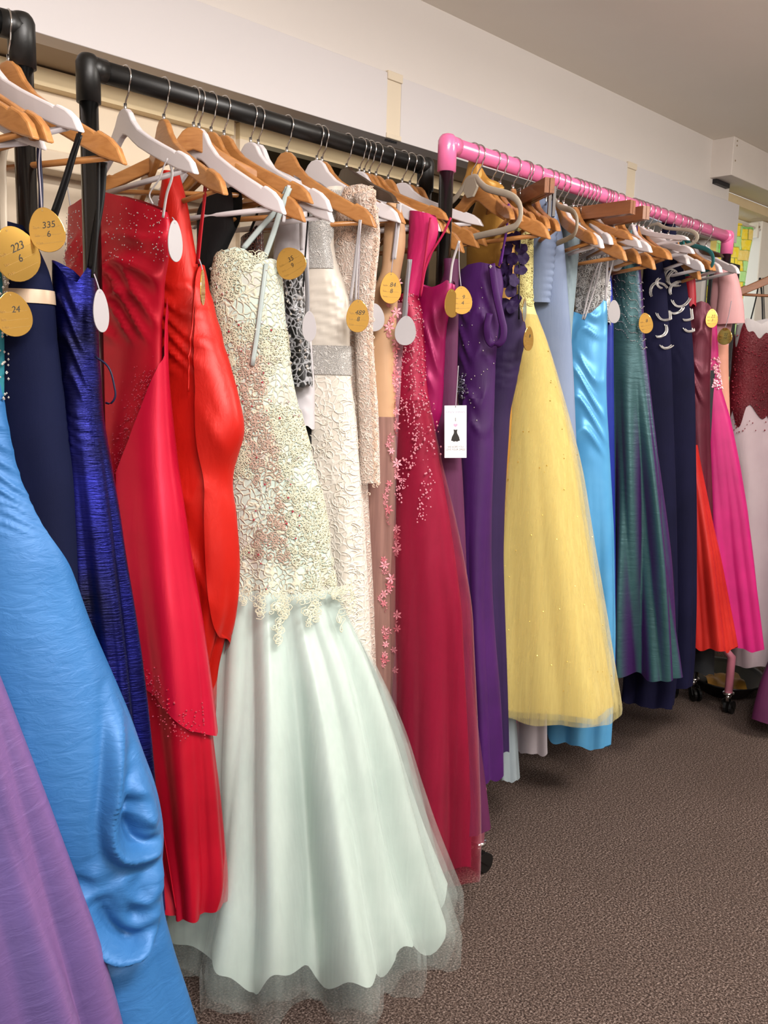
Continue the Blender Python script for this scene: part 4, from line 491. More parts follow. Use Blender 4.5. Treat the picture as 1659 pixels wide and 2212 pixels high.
# boxed-in duct above the window
bx = struct(slab('trim_8', (3.99, 1.80, 2.235), (6.4, 1.96, 2.40), 'box_white', bevel=0.003))
for x_, z_ in ((4.02, 2.385), (4.02, 2.365), (4.015, 2.30), (4.75, 2.26)): MB().tube([(x_, 1.801, z_), (x_, 1.797, z_)], 0.004, 6).build('screw', 'soffit_shade_taupe', bx)
struct(slab('trim_9', (3.99, 1.96, 2.19), (6.4, 2.14, 2.235), 'beam_cream'))
MB().box((4.02, 1.88, 2.215), (4.16, 1.90, 2.234)).build('trim_10', 'screen_black')['kind'] = 'structure'
struct(slab('trim_11', (4.14, 1.97, 0), (4.20, 2.14, 2.19), 'wall_white'))
# window in the same wall
struct(slab('wall_back_sill', (4.20, 2.0, 0), (6.4, 2.14, 0.85), 'wall_white'))
struct(slab('wall_back_end', (5.9, 2.0, 0.85), (6.4, 2.14, 2.19), 'wall_white'))
wn = struct(empty('window_1', (4.2, 2.1, 0.85)))
for lo, hi in (((0, 0, 0), (1.7, 0.06, 0.06)), ((0, 0, 1.28), (1.7, 0.06, 1.34)), ((0, 0, 0), (0.06, 0.06, 1.34)), ((0.72, -0.03, 0), (0.80, 0.06, 1.34)), ((0.80, 0.0, 0), (0.86, 0.06, 1.34)), ((1.64, 0, 0), (1.7, 0.06, 1.34))):
    slab('window_frame', lo, hi, 'frame_white', wn, bevel=0.005)
for x0, x1 in ((0.06, 0.72), (0.86, 1.64)): slab('pane', (x0, 0.028, 0.06), (x1, 0.034, 1.28), 'window_glass', wn)
struct(slab('trim_12', (4.91, 2.02, 0.85), (5.30, 2.09, 2.19), 'frame_white', bevel=0.006))

# curtain
def curtain():
    root = tag(empty('curtain', (4.38, 2.03, 0.75)), 'yellow and green mosaic-print curtain hanging in the window beside the white boards', 'curtain')
    x = np.linspace(0, 1, 60); z = np.linspace(0, 1, 40); X, Z = np.meshgrid(x, z)
    wid = 0.50 - 0.09*np.clip((0.95-Z)/0.5, 0, 1)**0.6
    P = np.stack([-0.12 + X*wid*1.1, 0.014*np.sin(X*24 + 0.6*Z) + 0.005*np.sin(X*51+2), Z*1.385], -1)
    grid_obj('cloth', P, 'mosaic_curtain', root)
    MB().tube([(-0.15, 0, 1.39), (0.52, 0, 1.39)], 0.008, 8).build('curtain_pole', 'frame_white', root, True)
    br = MB().box((0.45, -0.02, 1.34), (0.475, 0.03, 1.42)).build('bracket', 'frame_white', root, bevel=0.003)
    MB().tube([(0.46, -0.022, 1.395), (0.46, -0.026, 1.395)], 0.006, 6).build('screw', 'soffit_shade_taupe', br)
curtain()
tv = tag(empty('screen', (4.42, 1.93, 1.35)), 'flat black screen standing behind the far post of the pink rack', 'screen')
slab('panel', (-0.25, 0, 0.0), (0.05, 0.025, 0.555), 'screen_black', tv, bevel=0.006)
slab('stand', (-0.14, 0.0, -1.35), (-0.06, 0.03, 0.0), 'screen_black', tv, bevel=0.004)
slab('foot', (-0.22, -0.04, -1.35), (0.02, 0.06, -1.335), 'screen_black', tv, bevel=0.004)

# ------------------------------------------------------------------ garment racks
def rack(name, label, A, B, rail_mat, elbow_mat, base_mat, rr, down=False, half=0.24, dx=0.0):
    A = Vector(A); B = Vector(B); d = (B-A); L = d.length; rz = math.atan2(d.y, d.x)
    root = tag(empty(name, (A.x, A.y, 0), rz), label, 'clothes rack'); H = 1.85
    MB().tube([(0.03, 0, H), (L-0.03, 0, H)], rr, 20).build('rail', rail_mat, root, True)
    for x, s in ((0, 1), (L, -1)):
        cp = MB().tube([(x, 0, H-0.062), (x, 0, H+0.008), (x, 0, H+0.016), (x, 0, H+0.0215), (x, 0, H+0.0245)], [rr+.0025, rr+.0025, rr*.96, rr*.72, rr*.25], 24)
        cp.tube([(x, 0, H), (x+s*0.034, 0, H)], rr+0.0022, 20).build('corner_joint', elbow_mat, root, True)
        MB().tube([(x, 0, 0.27), (x, 0, H-0.05)], 0.0172, 20).build('post', 'black_tube', root, True)
        foot = MB().tube([(x+dx, -half, 0.085), (x+dx, -half, 0.24), (x+dx*.8, -half+0.025, 0.272), (x, 0, 0.28), (x+dx*.8, half-0.025, 0.272), (x+dx, half, 0.24), (x+dx, half, 0.085)], 0.016, 12).build('foot_tube', base_mat, root, True)
        for y in (-half, half):
            xc = x+dx
            c = MB().tube([(xc, y, 0.086), (xc, y, 0.094)], 0.022, 12).tube([(xc, y, 0.058), (xc, y, 0.088)], 0.012, 10).build('castor', 'chrome', root, True)
            for t_ in (-0.011, 0.011): MB().tube([(xc+0.022, y+t_-0.005, 0.027), (xc+0.022, y+t_+0.005, 0.027)], 0.0265, 16).build('wheel', 'black_plastic', c)
            MB().prism([(xc-0.014, 0.062), (xc+0.014, 0.062), (xc+0.032, 0.03), (xc+0.024, 0.02), (xc-0.008, 0.045)], y-0.02, y-0.017).prism([(xc-0.014, 0.062), (xc+0.014, 0.062), (xc+0.032, 0.03), (xc+0.024, 0.02), (xc-0.008, 0.045)], y+0.017, y+0.02).build('fork', 'black_plastic', c)
    MB().tube([(0.0, half*0.4, 0.272), (L, half*0.4, 0.272)], 0.014, 12).build('lower_rail', base_mat, root, True)
    return root
rack('garment_rack', 'black tubular clothes rack cut by the picture edge, beside the lilac and blue gowns', (-0.95, 1.727), (0.667, 1.516), 'black_plastic', 'black_plastic', 'black_tube', 0.0195)
rack('garment_rack', 'short black clothes rack carrying the crimson, mint and ivory gowns', (0.83, 1.608), (1.784, 1.631), 'black_plastic', 'black_plastic', 'black_tube', 0.0195, dx=-0.1)
rack('garment_rack', 'clothes rack with a pink wrapped rail and black posts', (1.652, 1.443), (3.293, 1.48), 'pink_wrap', 'pink_wrap', 'pink_metal', 0.020, half=0.12, dx=0.085)

# ------------------------------------------------------------------ hangers
def mirror(path): return path
HM = {}
def arms_mesh(kind):
    if kind in HM: return HM[kind]
    up = [(0, 0), (.012, -.002), (.022, -.010), (.034, -.028), (.055, -.048), (.09, -.068), (.13, -.088), (.165, -.105), (.170, -.1085), (.176, -.106), (.195, -.116), (.210, -.130), (.219, -.150)]
    lo = [(0, -.050), (.012, -.054), (.022, -.060), (.034, -.069), (.055, -.083), (.09, -.101), (.13, -.120), (.165, -.136), (.170, -.138), (.176, -.141), (.195, -.147), (.210, -.151), (.219, -.154)]
    if kind == 'dark': up = [(0, 0), (.012, 0), (.022, -.002), (.034, -.016), (.055, -.030), (.09, -.052), (.13, -.080), (.165, -.100), (.170, -.104), (.176, -.107), (.195, -.118), (.210, -.132), (.219, -.150)]
    full = [(-u, z, w) for (u, z), (_, w) in reversed(list(zip(up[1:], lo[1:])))] + [(u, z, w) for (u, z), (_, w) in zip(up, lo)]
    V = []; F = []; n = len(full)
    for u, z, w in full:
        c = 0.022*(u/0.22)**2; th = 0.0065
        V += [(u, c-th, z), (u, c+th, z), (u, c+th, w), (u, c-th, w)]
    F = grid_faces(n, 4, True) + [[3, 2, 1, 0], [4*n-4, 4*n-3, 4*n-2, 4*n-1]]
    bm = bmesh.new(); vs = [bm.verts.new(v) for v in V]
    for f in F: bm.faces.new([vs[i] for i in f])
    bmesh.ops.recalc_face_normals(bm, faces=bm.faces)
    ed = [e for e in bm.edges if e.calc_face_angle(0) > 0.9]
    bmesh.ops.bevel(bm, geom=ed, offset=0.003, segments=2, affect='EDGES', profile=0.5)
    me = bpy.data.meshes.new('arms'); bm.to_mesh(me); bm.free(); me.materials.append(MATS[{'wood': 'beech', 'white': 'white_paint', 'dark': 'dark_brown_plastic', 'walnut': 'walnut'}[kind]])
    HM[kind] = me; return me
def share(name, key, fn):
    if key not in HM:
        o = fn(); HM[key] = o.data; bpy.data.objects.remove(o)
    o = bpy.data.objects.new(name, HM[key]); COL.objects.link(o); return o
def hook_shape(rr, low):
    R = rr + 0.0026
    arc = [(R*math.cos(a), 0, R*math.sin(a)) for a in np.radians(np.linspace(172, -38, 20))]
    return MB().tube(smooth_path(arc + [(0.013, 0, -0.029), (0.003, 0, -0.042), (0, 0, -0.052), (0, 0, low)], 40), 0.0017, 6).build('hook', 'chrome', None, True)
ORD = 'first second third fourth fifth sixth seventh eighth ninth tenth eleventh twelfth thirteenth fourteenth fifteenth sixteenth seventeenth eighteenth nineteenth twentieth'.split()
ORD += ['twenty-'+w for w in ORD[:9]] + ['thirtieth'] + ['thirty-'+w for w in ORD[:9]]
RAILNAME = {'0': 'rail at the picture edge', '1': 'black rail', 'p': 'pink rail', 'r': 'rack behind the ball gown'}
DESC = {'wood': 'wooden', 'walnut': 'dark wooden', 'white': 'white painted wooden', 'dark': 'dark brown', 'velvet': 'grey velvet', 'teal': 'teal velvet', 'board': 'flat wooden clamp', 'clip': 'dark clip'}
count = {}
def make_hanger(rail, X, Y, al, kind, drop, who):
    rr = 0.020 if rail == 'p' else 0.0195
    count[rail] = count.get(rail, 0) + 1; k = count[rail]
    if who: lab = f"{DESC[kind]} hanger holding {who}"
    else: lab = f"{DESC[kind]} hanger, {ORD[k-1]} hook from the near end of the {RAILNAME[rail]}"
    root = tag(empty('coat_hanger', (X, Y, 1.85), math.radians(al-90)), lab, 'hanger', 'hangers on the ' + RAILNAME[rail])
    low = -0.068
    h = share('hook', ('hook', rr), lambda: hook_shape(rr, low)); h.parent = root; h.rotation_euler = (0, 0, math.radians({'0': -7.4, '1': 1.4, 'p': 1.3, 'r': 55}[rail] - al))
    D = drop - 0.056
    if kind in ('wood', 'white', 'dark', 'walnut'):
        a = bpy.data.objects.new('arms', arms_mesh(kind)); COL.objects.link(a); a.parent = root; a.location = (0, 0, -0.056); a.scale = (1, 1, D/0.150)
        f = share('ferrule', 'ferrule', lambda: MB().tube([(0, 0, -0.046), (0, 0, -0.060)], 0.0034, 8).build('ferrule', 'chrome', None, True)); f.parent = root
        if kind != 'dark':
            bmat = {'wood': 'beech', 'walnut': 'walnut'}.get(kind, 'white_paint')
            b = share('bar', ('bar', kind), lambda: MB().tube([(-0.188, 0.018, 0), (0.188, 0.018, 0)], 0.0055, 8).build('bar', bmat, None, True)); b.parent = root; b.location = (0, 0, -0.056 - 0.142*D/0.150)
    elif kind in ('velvet', 'teal'):
        def loop():
            hp = [(0, -.060), (.02, -.062), (.035, -.075), (.06, -.092), (.11, -.110), (.16, -.126), (.19, -.142), (.207, -.163), (.208, -.183), (.195, -.198), (.16, -.203), (.08, -.204)]
            pts = [(u, 0, z) for u, z in hp] + [(0, 0, -.204)] + [(-u, 0, z) for u, z in reversed(hp[1:])]
            q = smooth_path(pts + [pts[0]], 80)[:-1]
            return MB().tube(q, 0.0028, 8, rt=0.0085, side=(0, 1, 0), closed=True).build('loop', 'teal_velvet' if kind == 'teal' else 'grey_velvet', None, True)
        b = share('frame', ('loop', kind), loop); b.parent = root; b.scale = (1, 1, max(0.6, drop/0.195))
        def collar(): return MB().prism([(.018, -.062), (.03, -.085), (.012, -.105), (-.012, -.105), (-.03, -.085), (-.018, -.062)], -0.003, 0.003).build('collar', 'teal_velvet' if kind == 'teal' else 'grey_velvet', None, bevel=0.002)
        c = share('collar', ('collar', kind), collar); c.parent = root
    elif kind == 'board':
        for y0, y1 in ((-0.013, -0.001), (0.001, 0.013)):
            b = share('clamp_board', ('board', y0), lambda: slab('clamp_board', (-0.18, y0, -0.036), (0.18, y1, 0), 'walnut', None, bevel=0.003)); b.parent = root; b.location = (0, 0, -0.056)
        c = share('clamp_wire', 'wire', lambda: MB().tube([(-0.025, -0.017, -0.02), (-0.025, -0.017, 0.004), (0.025, -0.017, 0.004), (0.025, -0.017, -0.02)], 0.0015, 6).build('clamp_wire', 'chrome', None, True)); c.parent = root; c.location = (0, 0, -0.056)
    elif kind == 'clip':
        b = share('bar', 'clipbar', lambda: MB().tube([(-0.16, 0, -0.068), (0.16, 0, -0.068)], 0.0028, 8).build('bar', 'chrome', None, True)); b.parent = root
        for u in (-0.14, 0.14):
            c = share('clip', 'clip', lambda: MB().prism([(-.012, .012), (.012, .012), (.014, -.01), (.012, -.062), (-.012, -.062), (-.014, -.01)], -0.009, -0.002).prism([(-.012, .012), (.012, .012), (.014, -.01), (.012, -.062), (-.012, -.062), (-.014, -.01)], 0.002, 0.009).build('clip', 'dark_brown_plastic', None, bevel=0.002)); c.parent = root; c.location = (u, 0, -0.066)
    return root
for h in HANGER_DATA: make_hanger(*h)

# ------------------------------------------------------------------ dresses
def sstep(x): x = np.clip(x, 0, 1); return x*x*(3-2*x)
class Body:
    def __init__(s, key, folds=(), fold_from=None, ruche=(), ext=0.0, hem=0.004, swag=(), push=0.0, fpow=1.0):
        d = DRESS_DATA[key]; s.key = key; s.d = d
        R = np.array(d['rows']); R = R[np.argsort(-R[:, 0])]
        zf = np.linspace(R[0, 0], R[-1, 0], 160); z0 = R[::-1, 0]
        k = np.ones(9)/9
        def fine(c):
            y = np.interp(zf[::-1], z0, R[::-1, c])[::-1]; yp = np.r_[2*y[0]-y[4:0:-1], y, 2*y[-1]-y[-2:-6:-1]]; return np.convolve(yp, k, 'valid')
        s.z = zf[::-1]; s.uc = fine(1)[::-1]; s.a = np.maximum(fine(2), 0.006)[::-1]; s.b = np.maximum(fine(3), 0.005)[::-1]
        if ext:   # the hidden wall side carries on behind its neighbours
            w = sstep((1.56 - s.z)/0.15); right = s.uc + s.a; left = s.uc - s.a
            left = left*(1-w) + np.minimum(left, right - ext)*w; s.uc = (left+right)/2; s.a = (right-left)/2
        s.zt, s.zh = R[0, 0], R[-1, 0]; s.folds = folds; s.ff = fold_from if fold_from is not None else s.zt - 0.35
        s.ruche = ruche; s.hem = hem; s.swag = swag; s.vc = d.get('vc', 0.0) + push; s.fpow = fpow
        s.top = np.array(d['top']) if 'top' in d else None
        s.waist = d.get('waist')
        s.ph = np.random.default_rng(abs(hash_(key))).uniform(0, 6.28, 40)
    def at(s, z): return [np.interp(z, s.z, c) for c in (s.uc, s.a, s.b)]
    def S(s, th, z, off=0.0):
        uc, a, b = s.at(z); c, n = np.cos(th), np.sin(th)
        nx, ny = c/np.maximum(a, 0.004), -n/np.maximum(b, 0.004); L = np.sqrt(nx*nx+ny*ny); nx, ny = nx/L, ny/L
        disp = np.zeros(np.broadcast(th, z).shape) + off; A = sstep((s.ff - z)/max(0.15, s.ff - s.zh))
        for i, (f, amp) in enumerate(s.folds):
            w = np.cos(f*th + s.ph[i] + 1.3*np.sin(2.1*z + s.ph[i+8]) + 0.5*np.sin(th*2+s.ph[i+4]))
            x_ = f*th + s.ph[i] + 1.3*np.sin(2.1*z + s.ph[i+8]) + 0.5*np.sin(th*2+s.ph[i+4])
            w = 0.35*w + 0.65*(2*np.abs(np.cos(x_/2)) - 1)   # rounded crests, creased valleys
            disp = disp + amp*A*(w - 0.25)
        u = uc + a*c
        for i, (z0, z1, amp, fr, sl) in enumerate(s.ruche):
            e = 0.25*abs(z1-z0) + 1e-4
            win = sstep((z - z1)/e)*sstep((z0 - z)/e)
            ph = fr*(z + sl*(u-uc) + 0.35*(u-uc)**2/np.maximum(a, .02)) + 0.35*np.sin(9*(u-uc)/np.maximum(a, .02)*0.5 + s.ph[20+i] + 14*z)
            w = np.abs(np.sin(PI*ph)); disp = disp + amp*win*(1 - w**0.7*1.0)*np.clip(np.sin(th), -0.2, 1)
        for (line, wd, amp, kind) in s.swag:
            if kind == 'step':   # the overskirt stands proud above this hem line
                o = np.argsort(line[:, 0]); zl = np.interp(u, line[o, 0], line[o, 2])
                disp = disp + amp*sstep((z-zl)/wd)*np.exp(-np.clip((z-zl)/.25, 0, 9)**2)*np.clip(np.sin(th)*2, 0, 1); continue
            p = smooth_path(line, 40); d2 = np.full(disp.shape, 9.0); tt = np.zeros(disp.shape)
            for q, (pu, pv, pz) in enumerate(p):
                e = (u-pu)**2 + (z-pz)**2; m = e < d2; d2 = np.where(m, e, d2); tt = np.where(m, q/39, tt)
            r = np.sqrt(d2)/wd
            disp = disp + amp*(np.exp(-(r*1.25)**1.35) - .30*np.exp(-((r-1.5)/.6)**2))*(.25+.75*np.sin(PI*np.clip(tt, .06, .94))**.5)*np.clip(np.sin(th)*2, 0, 1)
        v = s.vc - b*n
        return np.stack(np.broadcast_arrays(u + nx*disp, v + ny*disp, z + 0*th), -1)
    def ztop(s, th):
        if s.top is None: return np.full_like(th, s.zt)
        uc, a, b = s.at(np.full_like(th, s.zt - 0.02)); u = uc + a*np.cos(th); o = np.argsort(s.top[:, 0])
        return np.interp(u, s.top[o, 0], s.top[o, 1])
    def zhem(s, th):
        f = s.folds[0][0] if s.folds else 5
        return np.maximum(s.zh + s.hem*np.cos(f*th + s.ph[0]) + 0.4*s.hem*np.cos(2*f*th+s.ph[5]), 0.006)
    def rows(s, th, za, zb, M, off=0.0):
        t = np.linspace(0, 1, M)[:, None]; Z = za[None]*(1-t) + zb[None]*t
        if off: off = off*sstep(t*2.2) + .001
        return s.S(np.broadcast_to(th[None], Z.shape), Z, off)
    def theta(s, u, z):
        uc, a, b = s.at(z); return np.arccos(np.clip((u-uc)/a, -1, 1))
    def front(s, u, z, off=0.0): return s.S(s.theta(u, z), z, off)
def hash_(k):
    h = 7
    for c in k: h = (h*131 + ord(c)) % 1000003
    return h
BODY = {}
def gown(key, name, label, mat, skirt_mat=None, N=96, M=90, part='cloth', cat='dress', **kw):
    B = Body(key, **kw); d = B.d; root = tag(empty(name, (d['X'], d['Y'], B.zh), math.radians(d['al']-90)), label, cat)
    B.root = root; th = np.linspace(0, 2*PI, N, endpoint=False); base = np.array([0, 0, -B.zh])
    zt, zh = B.ztop(th), B.zhem(th)
    if B.waist:
        zw = np.full_like(th, B.waist); m1 = max(16, int(M*(B.zt-B.waist)/(B.zt-B.zh)))
        grid_obj('bodice', B.rows(th, zt, zw, m1)+base, mat, root, True)
        grid_obj('skirt', B.rows(th, zw, zh, M-m1+8)+base, skirt_mat or mat, root, True)
    else: grid_obj(part, B.rows(th, zt, zh, M)+base, mat, root, True)
    for st in d['straps']:
        p = np.array(st['p']) + base
        MB().tube(smooth_path(p, 20), st['w']/2, 6, rt=0.0012, side=(1, 0, 0)).build(st['n'], 'ribbon_'+st['m'], root, True)
    BODY[key] = B; return B
def scatter(B, name, pts, r, mat, kind=None, squash=1.0, parent=None):
    """beads as small octahedra, one mesh"""
    mb = MB(); base = np.array([0, 0, -B.zh]); r = np.broadcast_to(r, (len(pts),))
    for p, q in zip(np.asarray(pts)+base, r):
        mb.add([p+(q, 0, 0), p-(q, 0, 0), p+(0, q*squash, 0), p-(0, q*squash, 0), p+(0, 0, q), p-(0, 0, q)], [[0, 2, 4], [2, 1, 4], [1, 3, 4], [3, 0, 4], [2, 0, 5], [1, 2, 5], [3, 1, 5], [0, 3, 5]])
    o = mb.build(name, mat, parent or B.root, False); o['kind'] = 'stuff'; return o
def rand_front(B, n, z0, z1, t0=0.05*PI, t1=0.95*PI, off=0.002):
    th = RNG.uniform(t0, t1, n); z = RNG.uniform(z1, z0, n); return B.S(th, z, off)
def along(B, path, n, spread, off=0.002):
    p = smooth_path(path, 60); q = p[RNG.integers(0, 60, n)]; u = q[:, 0] + RNG.normal(0, spread, n); z = q[:, 2] + RNG.normal(0, spread, n)
    return B.front(u, z, off)
def curls(B, name, centers_uz, mat, size=0.010, r=0.0009, off=0.002, turns=1.3):
    mb = MB(); base = np.array([0, 0, -B.zh])
    for (u, z) in centers_uz:
        s = size*RNG.uniform(0.6, 1.3); a0 = RNG.uniform(0, 6.28); sg = RNG.choice([-1, 1])
        t = np.linspace(0, 1, 9); rad = s*(0.25 + 0.75*t); a = a0 + sg*t*turns*2*PI
        P = B.front(u + rad*np.cos(a), z + rad*np.sin(a), off) + base
        mb.tube(P, r, 4, cap=False)
    o = mb.build(name, mat, B.root, True); o['kind'] = 'stuff'; return o
def panel(B, name, mat, za, zb, t0, t1, off, M=40, N=24, parent=None, wob=0.0):
    """sheet lying over the body between two angle limits; za, zb, t0, t1 may be callables"""
    s = np.linspace(0, 1, N)[None]; t = np.linspace(0, 1, M)[:, None]
    ztop = za(s) if callable(za) else za; zbot = zb(s) if callable(zb) else zb
    Z = ztop + (zbot-ztop)*t + 0*s
    a = t0(Z) if callable(t0) else t0 + 0*Z; b = t1(Z) if callable(t1) else t1 + 0*Z
    P = B.S(a + (b-a)*s, Z, off) + np.array([0, 0, -B.zh])
    return grid_obj(name, P, mat, parent or B.root)
def uz_line(B, name, uz, r, mat, off=0.003, n=40, seg=6):
    p = smooth_path([(u, 0, z) for u, z in uz], n); P = B.front(p[:, 0], p[:, 2], off) + np.array([0, 0, -B.zh])
    return MB().tube(P, r, seg).build(name, mat, B.root, True)
def edge_theta(B, path):
    p = np.array(path); o = np.argsort(p[:, 2]); zz, uu = p[o, 2], p[o, 0]
    return lambda Z: B.theta(np.interp(Z, zz, uu), Z)
def PT(key, name): return np.array(DRESS_DATA[key]['pts'][name])

# rack at the picture edge
B = gown('lilac', 'gown', 'lilac shot taffeta gown filling the bottom corner beside the blue gown', 'lilac_taffeta', N=128, M=120, folds=((5, .022), (9, .012)), fold_from=1.25, hem=.01)
B = gown('teal', 'dress', 'teal satin dress with a jewelled nude trim behind the blue gown', 'teal_satin', folds=((6, .008),), fold_from=1.2)
tr = PT('teal', 'trim'); uz_line(B, 'jewelled_trim', tr[:, [0, 2]], 0.007, 'ribbon_cream', 0.002)
scatter(B, 'jewels', along(B, tr, 160, .005, .009), RNG.uniform(.0014, .0034, 160), 'crystal')
B_ = lambda k: PT('blue', k)
B = gown('blue', 'gown', 'light blue taffeta gown with gathered hip and a big bustled skirt', 'blue_taffeta', N=240, M=260, folds=((4, .010), (7, .006)), fold_from=1.0, hem=.01,
         ruche=((1.30, 1.05, .008, 34, .35), (1.12, 1.02, .005, 60, .25)),
         swag=((B_('edge'), .03, .020, 'step'), (B_('r1'), .013, .030, ''), (B_('p1'), .018, -.030, ''), (B_('p2'), .014, -.018, ''), (B_('r2'), .020, .040, ''), (B_('r3'), .012, .016, ''), (B_('r4'), .013, .020, ''), (B_('r5'), .012, .018, ''), (B_('r6'), .014, .014, ''), (B_('r7'), .016, .012, ''), (B_('r8'), .014, .012, '')))
B = gown('navy_sash', 'gown', 'plain navy gown with a narrow beige ribbon at the bust', 'navy_crepe', folds=((5, .008),), fold_from=1.3, ext=.0)
sz = PT('navy_sash', 'sash'); zs = sz[:, 2].mean()
panel(B, 'beige_ribbon', 'beige_ribbon', zs+.011, zs-.011, -.25, PI*.95, .0025, 6, 40)
B = gown('royal', 'gown', 'dark royal blue shimmering gown with a draped bust behind the left black post', 'royal_lame', N=140, M=180, folds=((6, .012), (11, .006)), fold_from=1.3,
         ruche=((1.47, 1.22, .005, 18, 1.2), (1.25, 1.15, .004, 55, .5)), ext=.0)

# short black rack
B = gown('red', 'gown', 'crimson satin strapless gown with crystal bust and a long beaded overlay', 'crimson_satin', N=140, M=180, folds=((5, .014), (9, .007)), fold_from=1.3,
         ruche=((1.58, 1.42, .018, 15, -.55), (1.52, 1.34, .016, 16, .6)))
ed = edge_theta(B, PT('red', 'edge')); hm = PT('red', 'hem'); hz = hm[::-1, 2]
hemz = lambda s: np.interp(s, np.linspace(0, 1, len(hz)), hz)
ov = panel(B, 'overlay', 'rose_satin', PT('red', 'edge')[0, 2], hemz, lambda Z: ed(Z) - (ed(Z)+.9)*sstep((PT('red', 'edge')[0, 2]-Z)/.14), ed, .011, 90, 50)
e3 = PT('red', 'edge'); scatter(B, 'edge_beads', along(B, e3[2:7]-[.012, 0, 0], 420, .016, .004), RNG.uniform(.0008, .0019, 420), 'red_crystal')
scatter(B, 'bust_crystals', rand_front(B, 260, 1.62, 1.50, .02, .98*PI, .003), RNG.uniform(.0007, .0019, 260), 'crystal')
scatter(B, 'hem_beads', along(B, hm[:5]+[.012, 0, .035], 150, .018, .013), RNG.uniform(.0012, .0026, 150), 'red_crystal')
uz_line(B, 'skirt_seam', [(np.interp(z_, B.z, B.uc) + .35*np.interp(z_, B.z, B.a), z_) for z_ in (B.zh+.02, B.zh+.15, B.zh+.32)], .0012, 'crimson_satin', .001)
B = gown('vermilion', 'gown', 'vermilion taffeta gown with pleated waist, side zip and a wide drape', 'vermilion_taffeta', N=120, M=170, folds=((7, .010), (13, .005)), fold_from=1.25,
         ruche=((1.52, 1.28, .012, 24, .4), (1.30, .75, .009, 7, 1.1)), ext=.16)
zp = PT('vermilion', 'zip'); uz_line(B, 'zip', zp[:, [0, 2]], .0016, 'vermilion_taffeta', .0145)
pe = np.array([[zp[0, 0], 0, zp[0, 2]], [zp[1, 0]+.003, 0, zp[1, 2]], [zp[2, 0]+.012, 0, zp[2, 2]], [zp[2, 0]+.025, 0, zp[2, 2]-.2], [zp[2, 0]+.035, 0, zp[2, 2]-.42]])
panel(B, 'side_drape', 'vermilion_taffeta', zp[0, 2]-.01, lambda s: zp[2, 2]-.60+.10*s, lambda Z: -1.0+0*Z, edge_theta(B, pe), .013, 70, 24)
gown('black_back', 'dress', 'black dress hanging behind the mint lace gown straps', 'black_crepe', N=64, M=60, folds=((6, .006),), ext=.1)
gown('bronze', 'dress', 'bronze sequin dress glimpsed behind the mint gown ribbon', 'bronze_sequins', N=48, M=60)
B = gown('mint', 'gown', 'pale mint mermaid gown with cream lace bodice and full tulle skirt', 'mint_lace', 'mint_satin', N=260, M=200, folds=((13, .034), (8, .030), (5, .016)), fold_from=1.04, hem=.03)
th = np.linspace(0, 2*PI, 260, endpoint=False); base = np.array([0, 0, -B.zh])
grid_obj('tulle_layer', B.rows(th, np.full_like(th, B.waist+.004), np.maximum(B.zhem(th)-.045, .004), 110, .014)+base, 'mint_tulle', B.root, True)
grid_obj('outer_tulle', B.rows(th, np.full_like(th, B.waist+.002), np.maximum(B.zhem(th+.12)-.065, .003), 110, .030)+base, 'mint_tulle', B.root, True)
wz = B.waist
def uzrand(B, n, z0, z1):
    z = RNG.uniform(z1, z0, n); uc, a, b = B.at(z); return np.stack([uc + a*np.cos(RNG.uniform(.04*PI, .96*PI, n)), z], 1)
c1 = uzrand(B, 1700, 1.54, wz+.01); sel = np.array([(math.sin(23*u+9*z)+math.sin(31*z-17*u)) > -.1 for u, z in c1]); c1 = c1[sel]
rose = (np.abs((c1[:, 0]-B.at(c1[:, 1])[0])/B.at(c1[:, 1])[1]+.05) < .3) & (c1[:, 1] < 1.36)
curls(B, 'lace_cord', c1[~rose], 'cord_cream'); curls(B, 'rose_lace_cord', c1[rose], 'cord_rose')
dr = []
for f, dep in ((-.95, .06), (-.8, .045), (-.45, .03), (-.2, .05), (.05, .10), (.12, .05), (.45, .07), (.55, .06), (.8, .03), (.93, .08)):
    uc, a, b = B.at(wz); n = int(dep*300); w = RNG.uniform(0, 1, n)**1.3
    dr += [(uc + a*(f + (1-w[k])*RNG.normal(0, .10)), wz+.01-w[k]*dep) for k in range(n)]
curls(B, 'lace_edging', dr, 'cord_cream', off=.034, size=.008)
scatter(B, 'crystals', rand_front(B, 150, 1.53, wz, off=.005), RNG.uniform(.0018, .004, 150), 'crystal'); scatter(B, 'rose_crystals', rand_front(B, 36, 1.4, wz, .3*PI, .7*PI, .005), RNG.uniform(.0016, .003, 36), 'red_crystal')
rb = PT('mint', 'rib'); P = B.front(rb[:, 0], rb[:, 2], .006)+base
MB().tube(smooth_path(P, 14), .005, 6, rt=.0012, side=(1, 0, 0)).build('ribbon_tail', 'ribbon_mintrib', B.root, True)
B = gown('white_shoulder', 'dress', 'white satin dress with a gathered shoulder behind the red mirror tag', 'white_satin', N=64, M=90, ruche=((1.74, 1.62, .006, 60, .6), (1.6, 1.45, .004, 22, -.8), (1.32, 1.19, .004, 28, .6)), ext=.08)
B = gown('black_sequin', 'dress', 'black dress with silver sequin sprays between the mint and ivory gowns', 'black_sequins', N=64, M=60, ext=.0)
scatter(B, 'sequins', rand_front(B, 70, 1.55, 1.3), RNG.uniform(.002, .005, 70), 'crystal')
gown('black_sliver', 'dress', 'plain black dress seen as a sliver below the white satin hem', 'black_crepe', N=48, M=50, ext=.1)
B = gown('ivory', 'gown', 'ivory satin gown with silver mesh waistband and cord floral skirt', 'ivory_satin', 'ivory_floral', N=110, M=150, folds=((5, .008), (9, .005)), fold_from=1.2,
         ruche=((1.54, 1.36, .010, 50, .12),), ext=.2)
